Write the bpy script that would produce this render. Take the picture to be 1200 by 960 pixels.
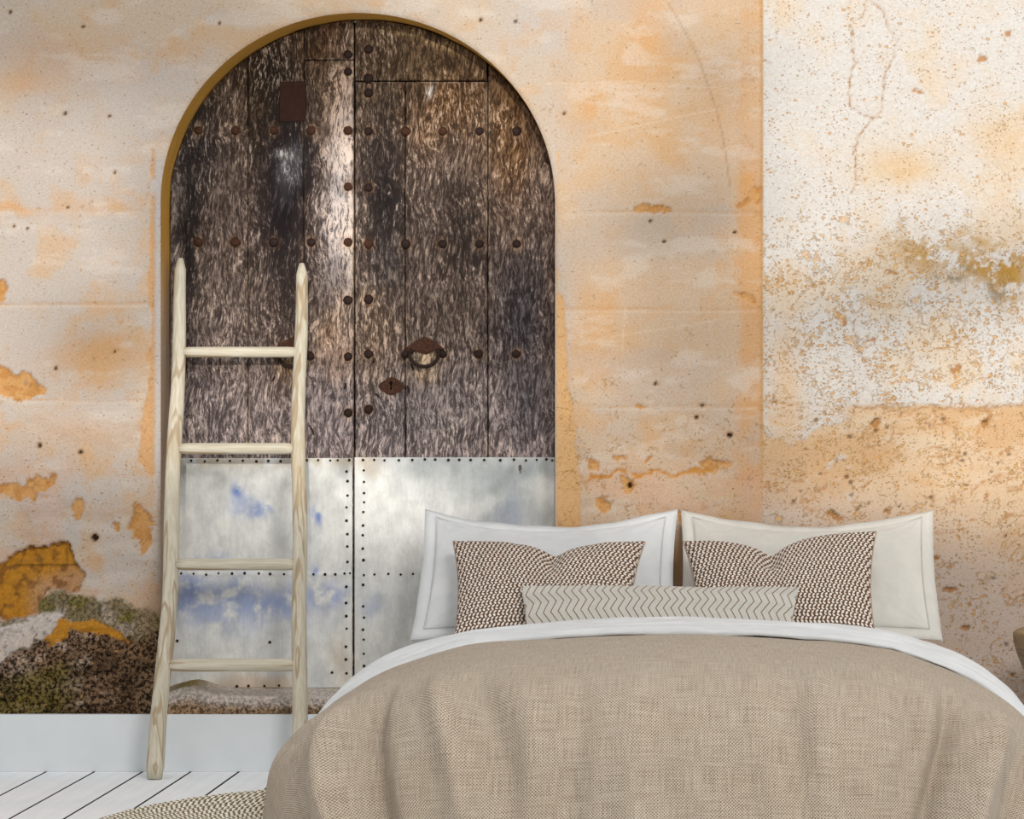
import bpy, bmesh, math, random
import numpy as np
from mathutils import Vector, Matrix
PI = math.pi
C = bpy.context.scene.collection
S = bpy.context.scene
for o in list(bpy.data.objects): bpy.data.objects.remove(o, do_unlink=True)
rnd = random.Random(7)

# ------------------------------------------------------------ camera
F, D, H = 2800.0, 7.78, 1.15          # focal length (px), distance to wall, eye height
VX, VY = 860.0, 490.0                 # principal point in the 1200x960 frame
cam = bpy.data.objects.new('camera', bpy.data.cameras.new('camera')); C.objects.link(cam)
cam.location = (0, -D, H); cam.rotation_euler = (PI/2, 0, 0)
cam.data.sensor_width = 36; cam.data.lens = 36*F/1200
cam.data.shift_x = -(VX-600)/1200; cam.data.shift_y = (VY-480)/1200
cam.data.clip_end = 200
S.camera = cam
# ------------------------------------------------------------ sky, sun, added soft fill lamp, exposure
world = bpy.data.worlds.new('world'); S.world = world; world.use_nodes = True
bg = world.node_tree.nodes['Background']
bg.inputs[0].default_value = (0.97, 0.985, 1.0, 1); bg.inputs[1].default_value = 0.76
SUN_EL, SUN_AZ = math.radians(14), math.radians(6)
sun_dir = Vector((math.sin(SUN_AZ)*math.cos(SUN_EL), -math.cos(SUN_AZ)*math.cos(SUN_EL), math.sin(SUN_EL)))
sl = bpy.data.lights.new('sun', 'SUN'); sl.energy = 2.15; sl.angle = math.radians(1.6); sl.color = (1.0, 0.95, 0.87)
so = bpy.data.objects.new('sun', sl); C.objects.link(so)
so.rotation_euler = (-sun_dir).to_track_quat('-Z', 'Y').to_euler()
al = bpy.data.lights.new('fill_light', 'AREA'); al.shape = 'RECTANGLE'; al.size = 1.8; al.size_y = 1.5  # fill lamp added for brightness and fold shading, no window behind it
al.energy = 190; al.color = (1.0, 0.99, 0.97)
ao = bpy.data.objects.new('fill_light', al); C.objects.link(ao)
ao.location = (1.9, -6.1, 4.2)
ao.rotation_euler = (Vector((-0.2, -1.6, 0.3))-ao.location).to_track_quat('-Z', 'Y').to_euler()
S.view_settings.view_transform = 'Standard'; S.view_settings.look = 'None'
S.view_settings.gamma = 1; S.view_settings.exposure = 0.0
S.view_settings.use_curve_mapping = False

# ------------------------------------------------------------ helpers
def lin1(c):
    c = c/255.0
    return c/12.92 if c <= 0.04045 else ((c+0.055)/1.055)**2.4
def lin(r, g, b, k=1.0): return np.array([lin1(r)*k, lin1(g)*k, lin1(b)*k])
def c4(r, g, b, k=1.0):
    v = lin(r, g, b, k); return (float(v[0]), float(v[1]), float(v[2]), 1)

def _hash(ix, iy, seed):
    n = (ix.astype(np.int64)*374761393 + iy.astype(np.int64)*668265263 + seed*1442695041) & 0x7fffffff
    n = ((n ^ (n >> 13))*1274126177) & 0x7fffffff
    n = (n ^ (n >> 16)) & 0xffff
    return n/65535.0
def vnoise(x, y, seed=0):
    ix = np.floor(x); iy = np.floor(y); fx = x-ix; fy = y-iy
    fx = fx*fx*fx*(fx*(fx*6-15)+10); fy = fy*fy*fy*(fy*(fy*6-15)+10)
    a = _hash(ix, iy, seed); b = _hash(ix+1, iy, seed); c = _hash(ix, iy+1, seed); d = _hash(ix+1, iy+1, seed)
    return (a*(1-fx)+b*fx)*(1-fy)+(c*(1-fx)+d*fx)*fy
def fbm(x, y, s, octs=4, seed=0, gain=0.5):
    t = 0; a = 1; n = 0; x = np.asarray(x, float)/s; y = np.asarray(y, float)/s
    for k in range(octs):
        t = t+a*vnoise(x, y, seed+k*17); n += a; a *= gain; x = x*2.03+5.1; y = y*2.03+3.7
    return t/n
def sst(a, b, x): t = np.clip((x-a)/(b-a), 0, 1); return t*t*(3-2*t)
def blob(x, y, cx, cy, rx, ry, ang=0.0, p=1.0):
    ca, sa = math.cos(ang), math.sin(ang)
    dx, dy = x-cx, y-cy; u = (dx*ca+dy*sa)/rx; v = (-dx*sa+dy*ca)/ry
    return np.exp(-(u*u+v*v)**p)
def polydist(x, y, pts):
    """distance to a polyline"""
    d = np.full(np.shape(x), 1e9)
    for (x0, y0), (x1, y1) in zip(pts[:-1], pts[1:]):
        L = (x1-x0)**2+(y1-y0)**2+1e-9
        t = np.clip(((x-x0)*(x1-x0)+(y-y0)*(y1-y0))/L, 0, 1)
        d = np.minimum(d, np.hypot(x-x0-t*(x1-x0), y-y0-t*(y1-y0)))
    return d
def inpoly(x, y, pts):
    ins = np.zeros(np.shape(x), bool); n = len(pts)
    for i in range(n):
        x0, y0 = pts[i]; x1, y1 = pts[(i+1) % n]
        if y0 == y1: continue
        c = ((y0 > y) != (y1 > y)) & (x < (x1-x0)*(y-y0)/(y1-y0)+x0)
        ins ^= c
    return ins
def sdpoly(x, y, pts):
    d = polydist(x, y, list(pts)+[pts[0]])
    return np.where(inpoly(x, y, pts), -d, d)      # negative inside
def mixc(c, col, m): return c*(1-m[..., None])+np.asarray(col)*m[..., None]

def link(name, me, mat=None, parent=None):
    o = bpy.data.objects.new(name, me); C.objects.link(o)
    if mat is not None: me.materials.append(mat)
    if parent is not None: o.parent = parent
    return o
def mesh_np(name, V, Fc, mat=None, parent=None, smooth=True, cols=None, uv=None):
    me = bpy.data.meshes.new(name)
    V = np.asarray(V, np.float32); Fc = np.asarray(Fc, np.int32)
    me.vertices.add(len(V)); me.vertices.foreach_set('co', V.ravel())
    nf, k = Fc.shape
    me.loops.add(nf*k); me.loops.foreach_set('vertex_index', Fc.ravel())
    me.polygons.add(nf); me.polygons.foreach_set('loop_start', np.arange(0, nf*k, k, dtype=np.int32))
    me.polygons.foreach_set('use_smooth', np.full(nf, smooth))
    me.update(calc_edges=True)
    for nm, c in (cols or {}).items():
        a = me.color_attributes.new(nm, 'FLOAT_COLOR', 'POINT')
        cc = np.ones((len(V), 4), np.float32); cc[:, :3] = c
        a.data.foreach_set('color', cc.ravel())
    if uv is not None:
        l = me.uv_layers.new(name='UVMap'); l.data.foreach_set('uv', np.asarray(uv, np.float32)[Fc.ravel()].ravel())
    me.validate()
    return link(name, me, mat, parent)
def gridfaces(nx, ny, off=0):
    i, j = np.meshgrid(np.arange(nx-1), np.arange(ny-1), indexing='ij')
    a = (i*ny+j).ravel()+off
    return np.stack([a, a+ny, a+ny+1, a+1], 1)
def bm_obj(name, bm, mat, parent=None, smooth=False):
    me = bpy.data.meshes.new(name); bm.normal_update()
    for f in bm.faces: f.smooth = smooth
    bm.to_mesh(me); bm.free()
    return link(name, me, mat, parent)
def box_bm(x0, x1, y0, y1, z0, z1, bev=0.0, seg=2):
    bm = bmesh.new(); bmesh.ops.create_cube(bm, size=1)
    for v in bm.verts:
        v.co = Vector(((x0+x1)/2+v.co.x*(x1-x0), (y0+y1)/2+v.co.y*(y1-y0), (z0+z1)/2+v.co.z*(z1-z0)))
    if bev: bmesh.ops.bevel(bm, geom=list(bm.edges), offset=bev, segments=seg, affect='EDGES', profile=0.5)
    return bm
def prism_bm(pts, y0, y1, bev=0.0):
    """outline in x,z pushed from y0 (front) to y1"""
    bm = bmesh.new()
    f = bm.faces.new([bm.verts.new((p[0], y0, p[1])) for p in pts])
    r = bmesh.ops.extrude_face_region(bm, geom=[f])
    for v in r['geom']:
        if isinstance(v, bmesh.types.BMVert): v.co.y = y1
    bmesh.ops.recalc_face_normals(bm, faces=bm.faces)
    if bev: bmesh.ops.bevel(bm, geom=[e for e in bm.edges if abs(e.verts[0].co.y-y0) < 1e-6 and abs(e.verts[1].co.y-y0) < 1e-6], offset=bev, segments=2, affect='EDGES')
    return bm
def tube_np(path, rads, n=16, cap=True, wob=None):
    path = [Vector(p) for p in path]; V = []; Fc = []
    m = len(path)
    for i, p in enumerate(path):
        t = (path[min(i+1, m-1)]-path[max(i-1, 0)]).normalized()
        a = Vector((0, 1, 0)) if abs(t.y) < 0.9 else Vector((1, 0, 0))
        b = t.cross(a).normalized(); a = b.cross(t).normalized()
        for k in range(n):
            th = 2*PI*k/n; r = rads[i]*(1+(wob(i, th) if wob else 0))
            V.append(p+a*math.cos(th)*r+b*math.sin(th)*r)
    for i in range(m-1):
        for k in range(n):
            Fc.append([i*n+k, i*n+(k+1) % n, (i+1)*n+(k+1) % n, (i+1)*n+k])
    if cap:
        for i in (0, m-1):
            V.append(path[i]); c = len(V)-1
            for k in range(0, n, 2):
                q = [c, i*n+k, i*n+(k+1) % n, i*n+(k+2) % n]
                Fc.append(q if i == m-1 else [q[0], q[3], q[2], q[1]])
    return np.array([tuple(v) for v in V]), np.array(Fc)
def empty(name, loc=(0, 0, 0)):
    o = bpy.data.objects.new(name, None); C.objects.link(o); o.location = loc; o.empty_display_size = 0.1
    return o
def tag(o, label=None, cat=None, group=None, kind=None):
    if label: o['label'] = label
    if cat: o['category'] = cat
    if group: o['group'] = group
    if kind: o['kind'] = kind
    return o
# a point on a plane parallel to the wall (Y = y) that lies at pixel px, py
def at(px, py, y=0.0):
    s = F/(D+y); return Vector(((px-VX)/s, y, H-(py-VY)/s))

# ------------------------------------------------------------ node helpers
class M:
    def __init__(s, name, rough=0.9, spec=0.2):
        s.m = bpy.data.materials.new(name); s.m.use_nodes = True; s.t = s.m.node_tree; s.n = s.t.nodes
        s.b = s.n['Principled BSDF']; s.b.inputs['Roughness'].default_value = rough
        s.b.inputs['Specular IOR Level'].default_value = spec
    def new(s, ty, **kw):
        n = s.n.new(ty)
        for k, v in kw.items(): setattr(n, k, v)
        return n
    def put(s, sock, v):
        if v is None: return
        if isinstance(v, bpy.types.NodeSocket): s.t.links.new(v, sock)
        else: sock.default_value = v
    def math(s, op, a, b=None, c=None, clamp=False):
        n = s.new('ShaderNodeMath', operation=op, use_clamp=clamp); s.put(n.inputs[0], a); s.put(n.inputs[1], b); s.put(n.inputs[2], c)
        return n.outputs[0]
    def mix(s, f, a, b, bl='MIX'):
        n = s.new('ShaderNodeMix', data_type='RGBA', blend_type=bl)
        s.put(n.inputs[0], f); s.put(n.inputs[6], a); s.put(n.inputs[7], b); return n.outputs[2]
    def coord(s, which='Object', scale=(1, 1, 1), loc=(0, 0, 0), rot=(0, 0, 0)):
        t = s.new('ShaderNodeTexCoord'); m = s.new('ShaderNodeMapping')
        m.inputs['Scale'].default_value = scale; m.inputs['Location'].default_value = loc; m.inputs['Rotation'].default_value = rot
        s.t.links.new(t.outputs[which], m.inputs[0]); return m.outputs[0]
    def noise(s, vec, scale=5, detail=4, rough=0.55, dist=0.0):
        n = s.new('ShaderNodeTexNoise'); s.put(n.inputs['Vector'], vec)
        n.inputs['Scale'].default_value = scale; n.inputs['Detail'].default_value = detail
        n.inputs['Roughness'].default_value = rough; n.inputs['Distortion'].default_value = dist
        return n.outputs[0]
    def vor(s, vec, scale, rand=1.0, feature='F1'):
        n = s.new('ShaderNodeTexVoronoi', feature=feature); s.put(n.inputs['Vector'], vec)
        n.inputs['Scale'].default_value = scale; n.inputs['Randomness'].default_value = rand
        return n.outputs[0]
    def ramp(s, v, a, b):                       # smooth 0..1 between a and b
        n = s.new('ShaderNodeMapRange', interpolation_type='SMOOTHSTEP'); s.put(n.inputs[0], v)
        s.put(n.inputs[1], a); s.put(n.inputs[2], b); return n.outputs[0]
    def attr(s, name):
        n = s.new('ShaderNodeVertexColor'); n.layer_name = name; return n.outputs[0]
    def sep(s, c):
        n = s.new('ShaderNodeSeparateColor'); s.put(n.inputs[0], c); return n.outputs
    def xyz(s, c):
        n = s.new('ShaderNodeSeparateXYZ'); s.put(n.inputs[0], c); return n.outputs
    def color(s, c): s.put(s.b.inputs['Base Color'], c)
    def bump(s, h, dist=0.01, strength=1.0):
        n = s.new('ShaderNodeBump'); n.inputs['Distance'].default_value = dist; n.inputs['Strength'].default_value = strength
        s.put(n.inputs['Height'], h); s.t.links.new(n.outputs[0], s.b.inputs['Normal'])

def mat_plain(name, col, rough=0.8, spec=0.2, var=0.1, scale=30, bump=0.002, metal=0.0):
    m = M(name, rough, spec); v = m.coord()
    n = m.noise(v, scale, 5)
    d = tuple(x*(1-var) for x in col[:3])+(1,); l = tuple(min(1, x*(1+var)) for x in col[:3])+(1,)
    m.color(m.mix(m.ramp(n, 0.3, 0.7), d, l)); m.bump(n, bump)
    m.b.inputs['Metallic'].default_value = metal
    return m.m

def mat_wall():
    m = M('aged_plaster', 0.95, 0.1); v = m.coord()
    col = m.attr('Col'); mk = m.sep(m.attr('Msk'))          # R pits, G ochre flecks, B rubble
    c = col
    # broad cloudy mottling and hairline scratches
    cl = m.noise(v, 9, 6, 0.65, 0.3)
    c = m.mix(m.math('MULTIPLY', m.ramp(cl, 0.50, 0.66), 0.45), c, m.mix(1.0, c, (1.03, 0.90, 0.74, 1), 'MULTIPLY'))
    fn = m.noise(m.coord(scale=(1, 1, 1.6)), 120, 8, 0.72)
    c = m.mix(m.ramp(fn, 0.36, 0.64), m.mix(1.0, c, (0.90, 0.87, 0.83, 1), 'MULTIPLY'), m.mix(1.0, c, (1.06, 1.07, 1.09, 1), 'MULTIPLY'))
    # horizontal float marks
    vs = m.coord(scale=(6, 6, 60)); st = m.noise(vs, 2.2, 5, 0.7, 0.2)
    c = m.mix(m.math('MULTIPLY', m.ramp(st, 0.5, 0.75), 0.25), c, m.mix(1.0, c, (1.0, 0.86, 0.72, 1), 'MULTIPLY'))
    # ochre flecks where the skin of the plaster has gone
    f1 = m.noise(v, 62, 6, 0.66, 1.2)
    f2 = m.noise(m.coord(loc=(3, 1, 7)), 16, 4, 0.6, 0.6)
    thr = m.math('SUBTRACT', 0.645, m.math('MULTIPLY', mk[1], 0.16))
    fl = m.ramp(m.math('ADD', m.math('MULTIPLY', f1, 0.6), m.math('MULTIPLY', f2, 0.4)), thr, m.math('ADD', thr, 0.035))
    fl = m.math('MULTIPLY', fl, m.ramp(mk[1], 0.02, 0.2))
    c = m.mix(m.math('MULTIPLY', fl, 0.62), c, c4(220, 168, 98, 0.85))
    # dark-rimmed pits
    cl2 = m.ramp(m.noise(m.coord(loc=(5, 2, 9)), 11, 4, 0.6), .38, .62)
    def dots(sc, lo, seedn):
        vv = m.vor(m.coord(scale=(1, 1, 1.3), loc=lo), sc); nn = m.noise(m.coord(loc=lo), sc*1.1, 3, .65)
        dd = m.math('ADD', vv, m.math('MULTIPLY', m.math('SUBTRACT', nn, .5), 1.0))
        th = m.math('MULTIPLY', m.math('MULTIPLY', mk[0], .34), m.math('ADD', .12, m.math('MULTIPLY', cl2, .80)))
        return m.ramp(dd, m.math('ADD', th, .05), m.math('SUBTRACT', th, .05))
    pr = m.math('MAXIMUM', dots(46, (0, 0, 0), 1), dots(92, (4, 1, 2), 2))
    pr = m.math('MULTIPLY', pr, m.ramp(mk[0], 0.04, 0.14))
    c = m.mix(m.math('MULTIPLY', pr, 0.75), c, c4(212, 158, 92, 0.8))
    # rubble: little stones of many tones
    rv = m.vor(v, 85); rn = m.noise(v, 85, 7, 0.78, 0.3)
    r1 = m.ramp(rn, 0.44, 0.57)
    rc = m.mix(r1, m.mix(1.0, c, (0.12, 0.10, 0.08, 1), 'MULTIPLY'), m.mix(1.0, c, (1.9, 1.8, 1.7, 1), 'MULTIPLY'))
    c = m.mix(mk[2], c, rc)
    m.color(c)
    h = m.math('ADD', m.math('MULTIPLY', fn, 0.16), m.math('MULTIPLY', fl, -0.30))
    h = m.math('ADD', h, m.math('MULTIPLY', pr, -0.55))
    h = m.math('ADD', h, m.math('MULTIPLY', m.math('MULTIPLY', rn, mk[2]), 4.0))
    m.bump(h, 0.0045)
    return m.m
MAT_WALL = mat_wall()

def mat_doorwood():
    m = M('weathered_wood', 0.85, 0.2)
    col = m.attr('Col'); mk = m.sep(m.attr('Msk'))          # R pale flakes, G dark grain
    wn = m.noise(m.coord(scale=(1, 1, .55)), 9.0, 2, .5); wv = m.new('ShaderNodeCombineXYZ')
    m.put(wv.inputs[0], m.math('MULTIPLY', m.math('SUBTRACT', wn, .5), .07)); m.put(wv.inputs[2], m.math('MULTIPLY', m.math('SUBTRACT', wn, .5), .10))
    va = m.new('ShaderNodeVectorMath', operation='ADD'); m.put(va.inputs[0], m.coord()); m.put(va.inputs[1], wv.outputs[0])
    def mp(sc, lo=(0, 0, 0)):
        q = m.new('ShaderNodeMapping'); q.inputs['Scale'].default_value = sc; q.inputs['Location'].default_value = lo
        m.put(q.inputs[0], va.outputs[0]); return q.outputs[0]
    n1 = m.noise(mp((72, 24, 17)), 1.0, 8, 0.78, .5)
    n2 = m.noise(mp((170, 50, 44), (2, 5, 1)), 1.0, 6, 0.75, .4)
    n4 = m.noise(m.coord(loc=(1, 8, 2)), 7.0, 4, 0.6, 0.6)
    n3 = m.noise(m.coord(scale=(22, 10, 5), loc=(7, 1, 3)), 1.0, 5, 0.65, 1.0)
    d = m.ramp(m.math('ADD', m.math('MULTIPLY', n1, 0.55), m.math('MULTIPLY', n2, 0.45)), m.math('ADD', 0.515, m.math('MULTIPLY', mk[1], 0.09)), m.math('ADD', 0.40, m.math('MULTIPLY', mk[1], 0.10)))
    c = m.mix(m.math('MULTIPLY', d, 0.92), col, m.mix(1.0, col, (0.14, 0.12, 0.12, 1), 'MULTIPLY'))
    pal = m.ramp(m.math('ADD', m.math('MULTIPLY', n2, 0.5), m.math('MULTIPLY', n1, 0.5)), m.math('SUBTRACT', 0.575, m.math('MULTIPLY', mk[0], 0.12)), m.math('SUBTRACT', 0.615, m.math('MULTIPLY', mk[0], 0.11)))
    pal = m.math('MULTIPLY', pal, m.ramp(n4, .34, .58)); c = m.mix(m.math('MULTIPLY', pal, 0.92), c, m.mix(0.35, c4(214, 194, 176, 0.85), m.mix(1.0, col, (2.4, 2.25, 2.15, 1), 'MULTIPLY')))
    c = m.mix(m.math('MULTIPLY', m.ramp(n3, 0.52, 0.66), 0.35), c, m.mix(1.0, c, (0.5, 0.46, 0.46, 1), 'MULTIPLY'))
    m.color(c)
    m.bump(m.math('ADD', n1, m.math('MULTIPLY', n2, 0.6)), 0.006)
    return m.m
MAT_WOOD = mat_doorwood()

def mat_sheet():
    m = M('painted_sheet_metal', 0.6, 0.25)
    col = m.attr('Col'); v = m.coord()
    n = m.noise(m.coord(scale=(1.3, 1, .8)), 16, 8, 0.72, 0.0); n2 = m.noise(m.coord(scale=(140, 40, 12)), 1.0, 5, 0.7)
    c = m.mix(m.ramp(n, 0.34, 0.66), m.mix(1.0, col, (0.84, 0.845, 0.85, 1), 'MULTIPLY'), m.mix(1.0, col, (1.08, 1.08, 1.07, 1), 'MULTIPLY'))
    c = m.mix(m.math('MULTIPLY', m.ramp(n2, 0.45, 0.7), 0.25), c, m.mix(1.0, c, (0.75, 0.76, 0.78, 1), 'MULTIPLY'))
    m.color(c); m.bump(m.math('ADD', n, m.math('MULTIPLY', n2, 0.3)), 0.004)
    m.b.inputs['Metallic'].default_value = 0.0
    return m.m
MAT_SHEET = mat_sheet()
MAT_RUST = mat_plain('rusty_iron', lin(72, 44, 30), 0.75, 0.3, 0.45, 160, 0.003, 0.3)
MAT_RUSTD = mat_plain('dark_iron', lin(46, 30, 24), 0.7, 0.3, 0.4, 160, 0.003, 0.3)
MAT_RUSTP = mat_plain('rust_plate', lin(54, 34, 28), 0.9, 0.1, 0.12, 60, 0.001)
MAT_BLACK = mat_plain('dark_gap', lin(22, 17, 14), 0.95, 0.05)

# ============================================================ SETTING
# ---- wall with arched opening
OX, OA, OB = -1.225, 0.642, 0.617          # arch centre, half width, rise
OZS = (904-237)/360.0                      # springing height
def arch_z(x): return OZS+OB*np.sqrt(np.clip(1-((x-OX)/OA)**2, 0, 1))
def inside(x, z): return (np.abs(x-OX) < OA) & (z < arch_z(x))

def axis(lo, a, b, hi, st, co):
    return np.concatenate([np.arange(lo, a, co), np.arange(a, b, st), np.arange(b, hi+co, co)])
xs = axis(-4.2, -2.45, 1.0, 2.8, 0.0062, 0.05)
zs = axis(-0.02, 0.15, 2.56, 3.2, 0.0062, 0.05)
gx, gz = np.meshgrid(xs, zs, indexing='ij')
px = VX+gx*360; py = 904-gz*360
W = 0.69
def wallfield(px, py):
    wx = px+14*(fbm(px, py, 40, 4, 91)-0.5)*2; wy = py+14*(fbm(px, py, 40, 4, 92)-0.5)*2      # warped coords
    wx2 = px+11*(fbm(px, py, 22, 5, 93, .62)-0.5)*2; wy2 = py+11*(fbm(px, py, 22, 5, 94, .62)-0.5)*2
    c = np.zeros(px.shape+(3,)); d = np.zeros(px.shape)
    pit = np.zeros(px.shape); fl = np.zeros(px.shape); rub = np.zeros(px.shape)
    right = sst(892.5, 894, px)
    c[:] = lin(210, 198, 188)
    # left part
    c = mixc(c, lin(216, 196, 174), sst(0.42, 0.72, fbm(wx, wy, 110, 4, 1)))
    c = mixc(c, lin(222, 184, 140), 0.55*sst(0.56, 0.78, fbm(wx, wy, 60, 5, 2)))
    # mid part, right of door: peach
    mid = sst(640, 690, px)*(1-right)
    c = mixc(c, lin(220, 192, 162), 0.85*mid)
    c = mixc(c, lin(222, 172, 114), mid*0.55*sst(0.5, 0.78, fbm(wx, wy, 70, 5, 3)))
    c = mixc(c, lin(206, 190, 176), mid*0.6*sst(0.52, 0.7, fbm(wx, wy, 90, 4, 4)))
    strip = sst(858, 872, wx2)*(1-right)*sst(640, 520, py)*(0.6+0.4*sst(150, 260, py))
    c = mixc(c, lin(226, 168, 106), 0.62*strip*sst(.2, .6, fbm(px, py, 40, 5, 55)+.12))
    for (bx, by, rx, ry, m_) in ((870, 212, 10, 20, .8), (760, 20, 26, 60, .5), (115, 415, 34, 26, .6), (70, 60, 80, 30, .4), (30, 100, 50, 20, .5),
                                 (100, 420, 60, 30, .4), (90, 510, 60, 30, .45), (700, 380, 34, 40, .4), (840, 130, 22, 50, .4), (10, 245, 30, 8, .8), (115, 245, 60, 10, .4)):
        c = mixc(c, lin(228, 170, 102), .85*m_*blob(wx, wy, bx, by, rx, ry))
    fl = np.maximum(fl, 0.15+0.25*mid*sst(350, 520, py))
    pit = np.maximum(pit, 0.12+0.2*sst(430, 560, py))
    lfm = 1-right
    c = mixc(c, lin(222, 176, 124), .38*lfm*sst(.52, .68, fbm(px, py, 26, 5, 111, .6))*sst(.40, .62, fbm(px, py, 130, 3, 112)))
    c = mixc(c, lin(236, 224, 212), .35*lfm*sst(.54, .70, fbm(px*.35, py, 22, 5, 113, .6)))
    c = mixc(c, lin(190, 164, 140), .30*lfm*sst(.56, .72, fbm(px*.3, py, 12, 5, 114, .6))*sst(380, 600, py))
    c = mixc(c, lin(226, 178, 150), .35*lfm*sst(520, 580, py)*sst(.45, .6, fbm(px, py, 60, 4, 115)))
    # block joints
    for (x0, x1, y0, a) in ((-50, 178, 356, 1), (20, 166, 469, .8), (-50, 170, 246, .35), (676, 892, 248, .7), (655, 892, 362, .8), (690, 892, 476, .7), (660, 892, 106, .25)):
        g = np.exp(-((py-y0-1.5*(fbm(px, py, 60, 2, 21)-.5)*2)/1.3)**2)*sst(x0-6, x0+6, px)*sst(x1+6, x1-6, px)*(0.45+0.55*sst(.35, .6, fbm(px, py, 30, 2, 20)))
        d -= 0.003*a*g; c = mixc(c, lin(206, 158, 104), 0.6*a*g)
        g2 = np.exp(-((py-y0-3)/1.5)**2)*sst(x0, x0+9, px)*sst(x1, x1-9, px); c = mixc(c, lin(238, 224, 208), 0.35*a*g2)
    def peel(mask, col, depth=0.006, flk=0.45, amt=1.0):
        nonlocal c, d, fl
        c = mixc(c, col, mask*amt); d -= depth*mask; fl = np.maximum(fl, flk*mask)
    # peeled strips beside the arch
    def strip_mask(cx, wtab, y0, y1, side):
        w = np.interp(py, [t[0] for t in wtab], [t[1] for t in wtab])+3*(fbm(px, py, 14, 3, 33)-.5)*2
        if side < 0: m_ = sst(cx-w-1, cx-w+1, px)*sst(cx+1, cx-1, px)
        else: m_ = sst(cx-1, cx+1, px)*sst(cx+w+1, cx+w-1, px)
        return m_*sst(y0-2, y0+2, py)*sst(y1+2, y1-2, py)*(w > 0.5)
    peel(strip_mask(181, [(160, 1), (180, 4), (205, 5), (215, 0), (235, 3), (300, 7), (345, 7), (360, 3), (405, 4), (415, 11), (430, 4), (455, 8), (500, 16), (540, 20), (556, 6)], 175, 558, -1), lin(222, 176, 128), 0.005)
    peel(strip_mask(651, [(340, 4), (350, 9), (400, 12), (450, 15), (490, 22), (560, 28), (640, 30)], 344, 660, 1), lin(228, 184, 132), 0.004)
    peel(strip_mask(650.5, [(170, 4), (220, 3), (300, 3), (345, 4)], 178, 345, 1), lin(226, 186, 138), 0.002, .3, .7)
    # chips
    # plain pale border round the opening
    bd = np.maximum(sst(180, 182, px)*sst(193, 191, px)*sst(170, 200, py)*sst(620, 560, py), .8*sst(646, 648, px)*sst(653, 651, px)*sst(160, 200, py))
    c = mixc(c, lin(206, 200, 198), .75*bd)
    chips = [(768, 246, 22, 6, 0), (90, 592, 9, 11, 0), (165, 618, 12, 26, 0), (132, 618, 5, 5, 0), (10, 450, 30, 14, .25), (40, 455, 12, 6, 0), (10, 745, 5, 5, 0), (694, 545, 7, 7, 0), (728, 539, 5, 4, 0),
             (759, 539, 3, 3, 0), (736, 569, 7, 8, 0), (754, 475, 6, 3, 0), (838, 545, 18, 9, 0), (710, 590, 7, 12, 0), (20, 575, 30, 6, .2), (45, 567, 18, 10, 0), (872, 350, 14, 5, .4), (875, 240, 8, 4, 0), (885, 232, 9, 12, 0), (800, 608, 7, 5, 0), (0, 340, 9, 12, 0)]
    for (bx, by, rx, ry, an) in chips:
        s = ((wx2-bx)*math.cos(an)+(wy2-by)*math.sin(an))/rx; t = (-(wx2-bx)*math.sin(an)+(wy2-by)*math.cos(an))/ry
        q = s*s+t*t+1.1*(fbm(px, py, 9, 4, 95, .6)-.5)*2
        peel(sst(1.1, 0.9, q), lin(222, 170, 110), 0.005)
        c = mixc(c, lin(196, 132, 66), .5*sst(1.1, .9, q)*sst(.5, .62, fbm(px, py, 7, 3, 96)))
        c = mixc(c, lin(150, 96, 44), 0.5*sst(1.4, 1.1, q)*sst(0.8, 1.05, q)*sst(0.3, -0.6, t))
    cr = polydist(wx2, wy2, [(690, 560), (736, 556), (790, 558), (830, 552)])
    peel(sst(3.6, 1.6, cr)*sst(.35, .5, fbm(px, py, 14, 2, 44)+.1), lin(214, 152, 80), 0.003)
    # holes
    for (bx, by, r) in ((111, 630, 4), (738, 569, 3.2), (823, 475, 2), (768, 450, 2), (816, 489, 2), (855, 510, 3), (97, 31, 1.6), (134, 202, 1.5), (79, 243, 1.5), (134, 412, 1.5), (16, 265, 1.6), (32, 268, 1.4), (12, 14, 1.6),
                        (257, 27, 1.5), (661, 133, 1.8), (563, 23, 2), (604, 25, 1.6), (778, 283, 1.8), (861, 272, 1.8), (762, 259, 1.6), (94, 530, 2.4), (65, 432, 2), (46, 522, 2.5), (76, 133, 2), (128, 136, 1.6)):
        q = np.hypot(px-bx, py-by); c = mixc(c, lin(52, 32, 18), sst(r+1, r-.6, q)); d -= 0.008*sst(r+1, r-.5, q)
        c = mixc(c, lin(214, 160, 92), 0.5*sst(r*2.4, r, q)*sst(r, r+1, q))
    rg = np.exp(-((fbm(wx*.6, wy*1.6, 36, 5, 123, .55)-.5)/.018)**2)*sst(.5, .6, fbm(px, py, 30, 3, 124))*np.maximum(strip, mid*sst(420, 560, py))
    c = mixc(c, lin(196, 138, 76), .6*rg); d -= .0015*rg
    # long hairline arc on the upper wall
    ln = polydist(px, py, [(783, 3), (800, 32), (818, 66), (830, 100), (840, 130), (848, 165), (856, 220)])
    c = mixc(c, lin(176, 142, 112), 0.55*np.exp(-(ln/1.0)**2))
    for pl in ([(640, 98), (740, 96), (800, 101), (893, 106)], [(690, 160), (790, 138), (840, 128)], [(733, 360), (729, 410)], [(715, 395), (840, 376)], [(448, 14), (455, 0)]):
        c = mixc(c, lin(244, 232, 216), 0.24*np.exp(-(polydist(px, py, pl)/1.2)**2))
    # ---- right panel (thicker, paler coat)
    R = np.zeros(px.shape+(3,)); R[:] = lin(250, 244, 237, .80)
    R = mixc(R, lin(246, 222, 190, .86), 0.65*sst(0.48, 0.68, fbm(wx, wy, 85, 5, 5)))
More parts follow.
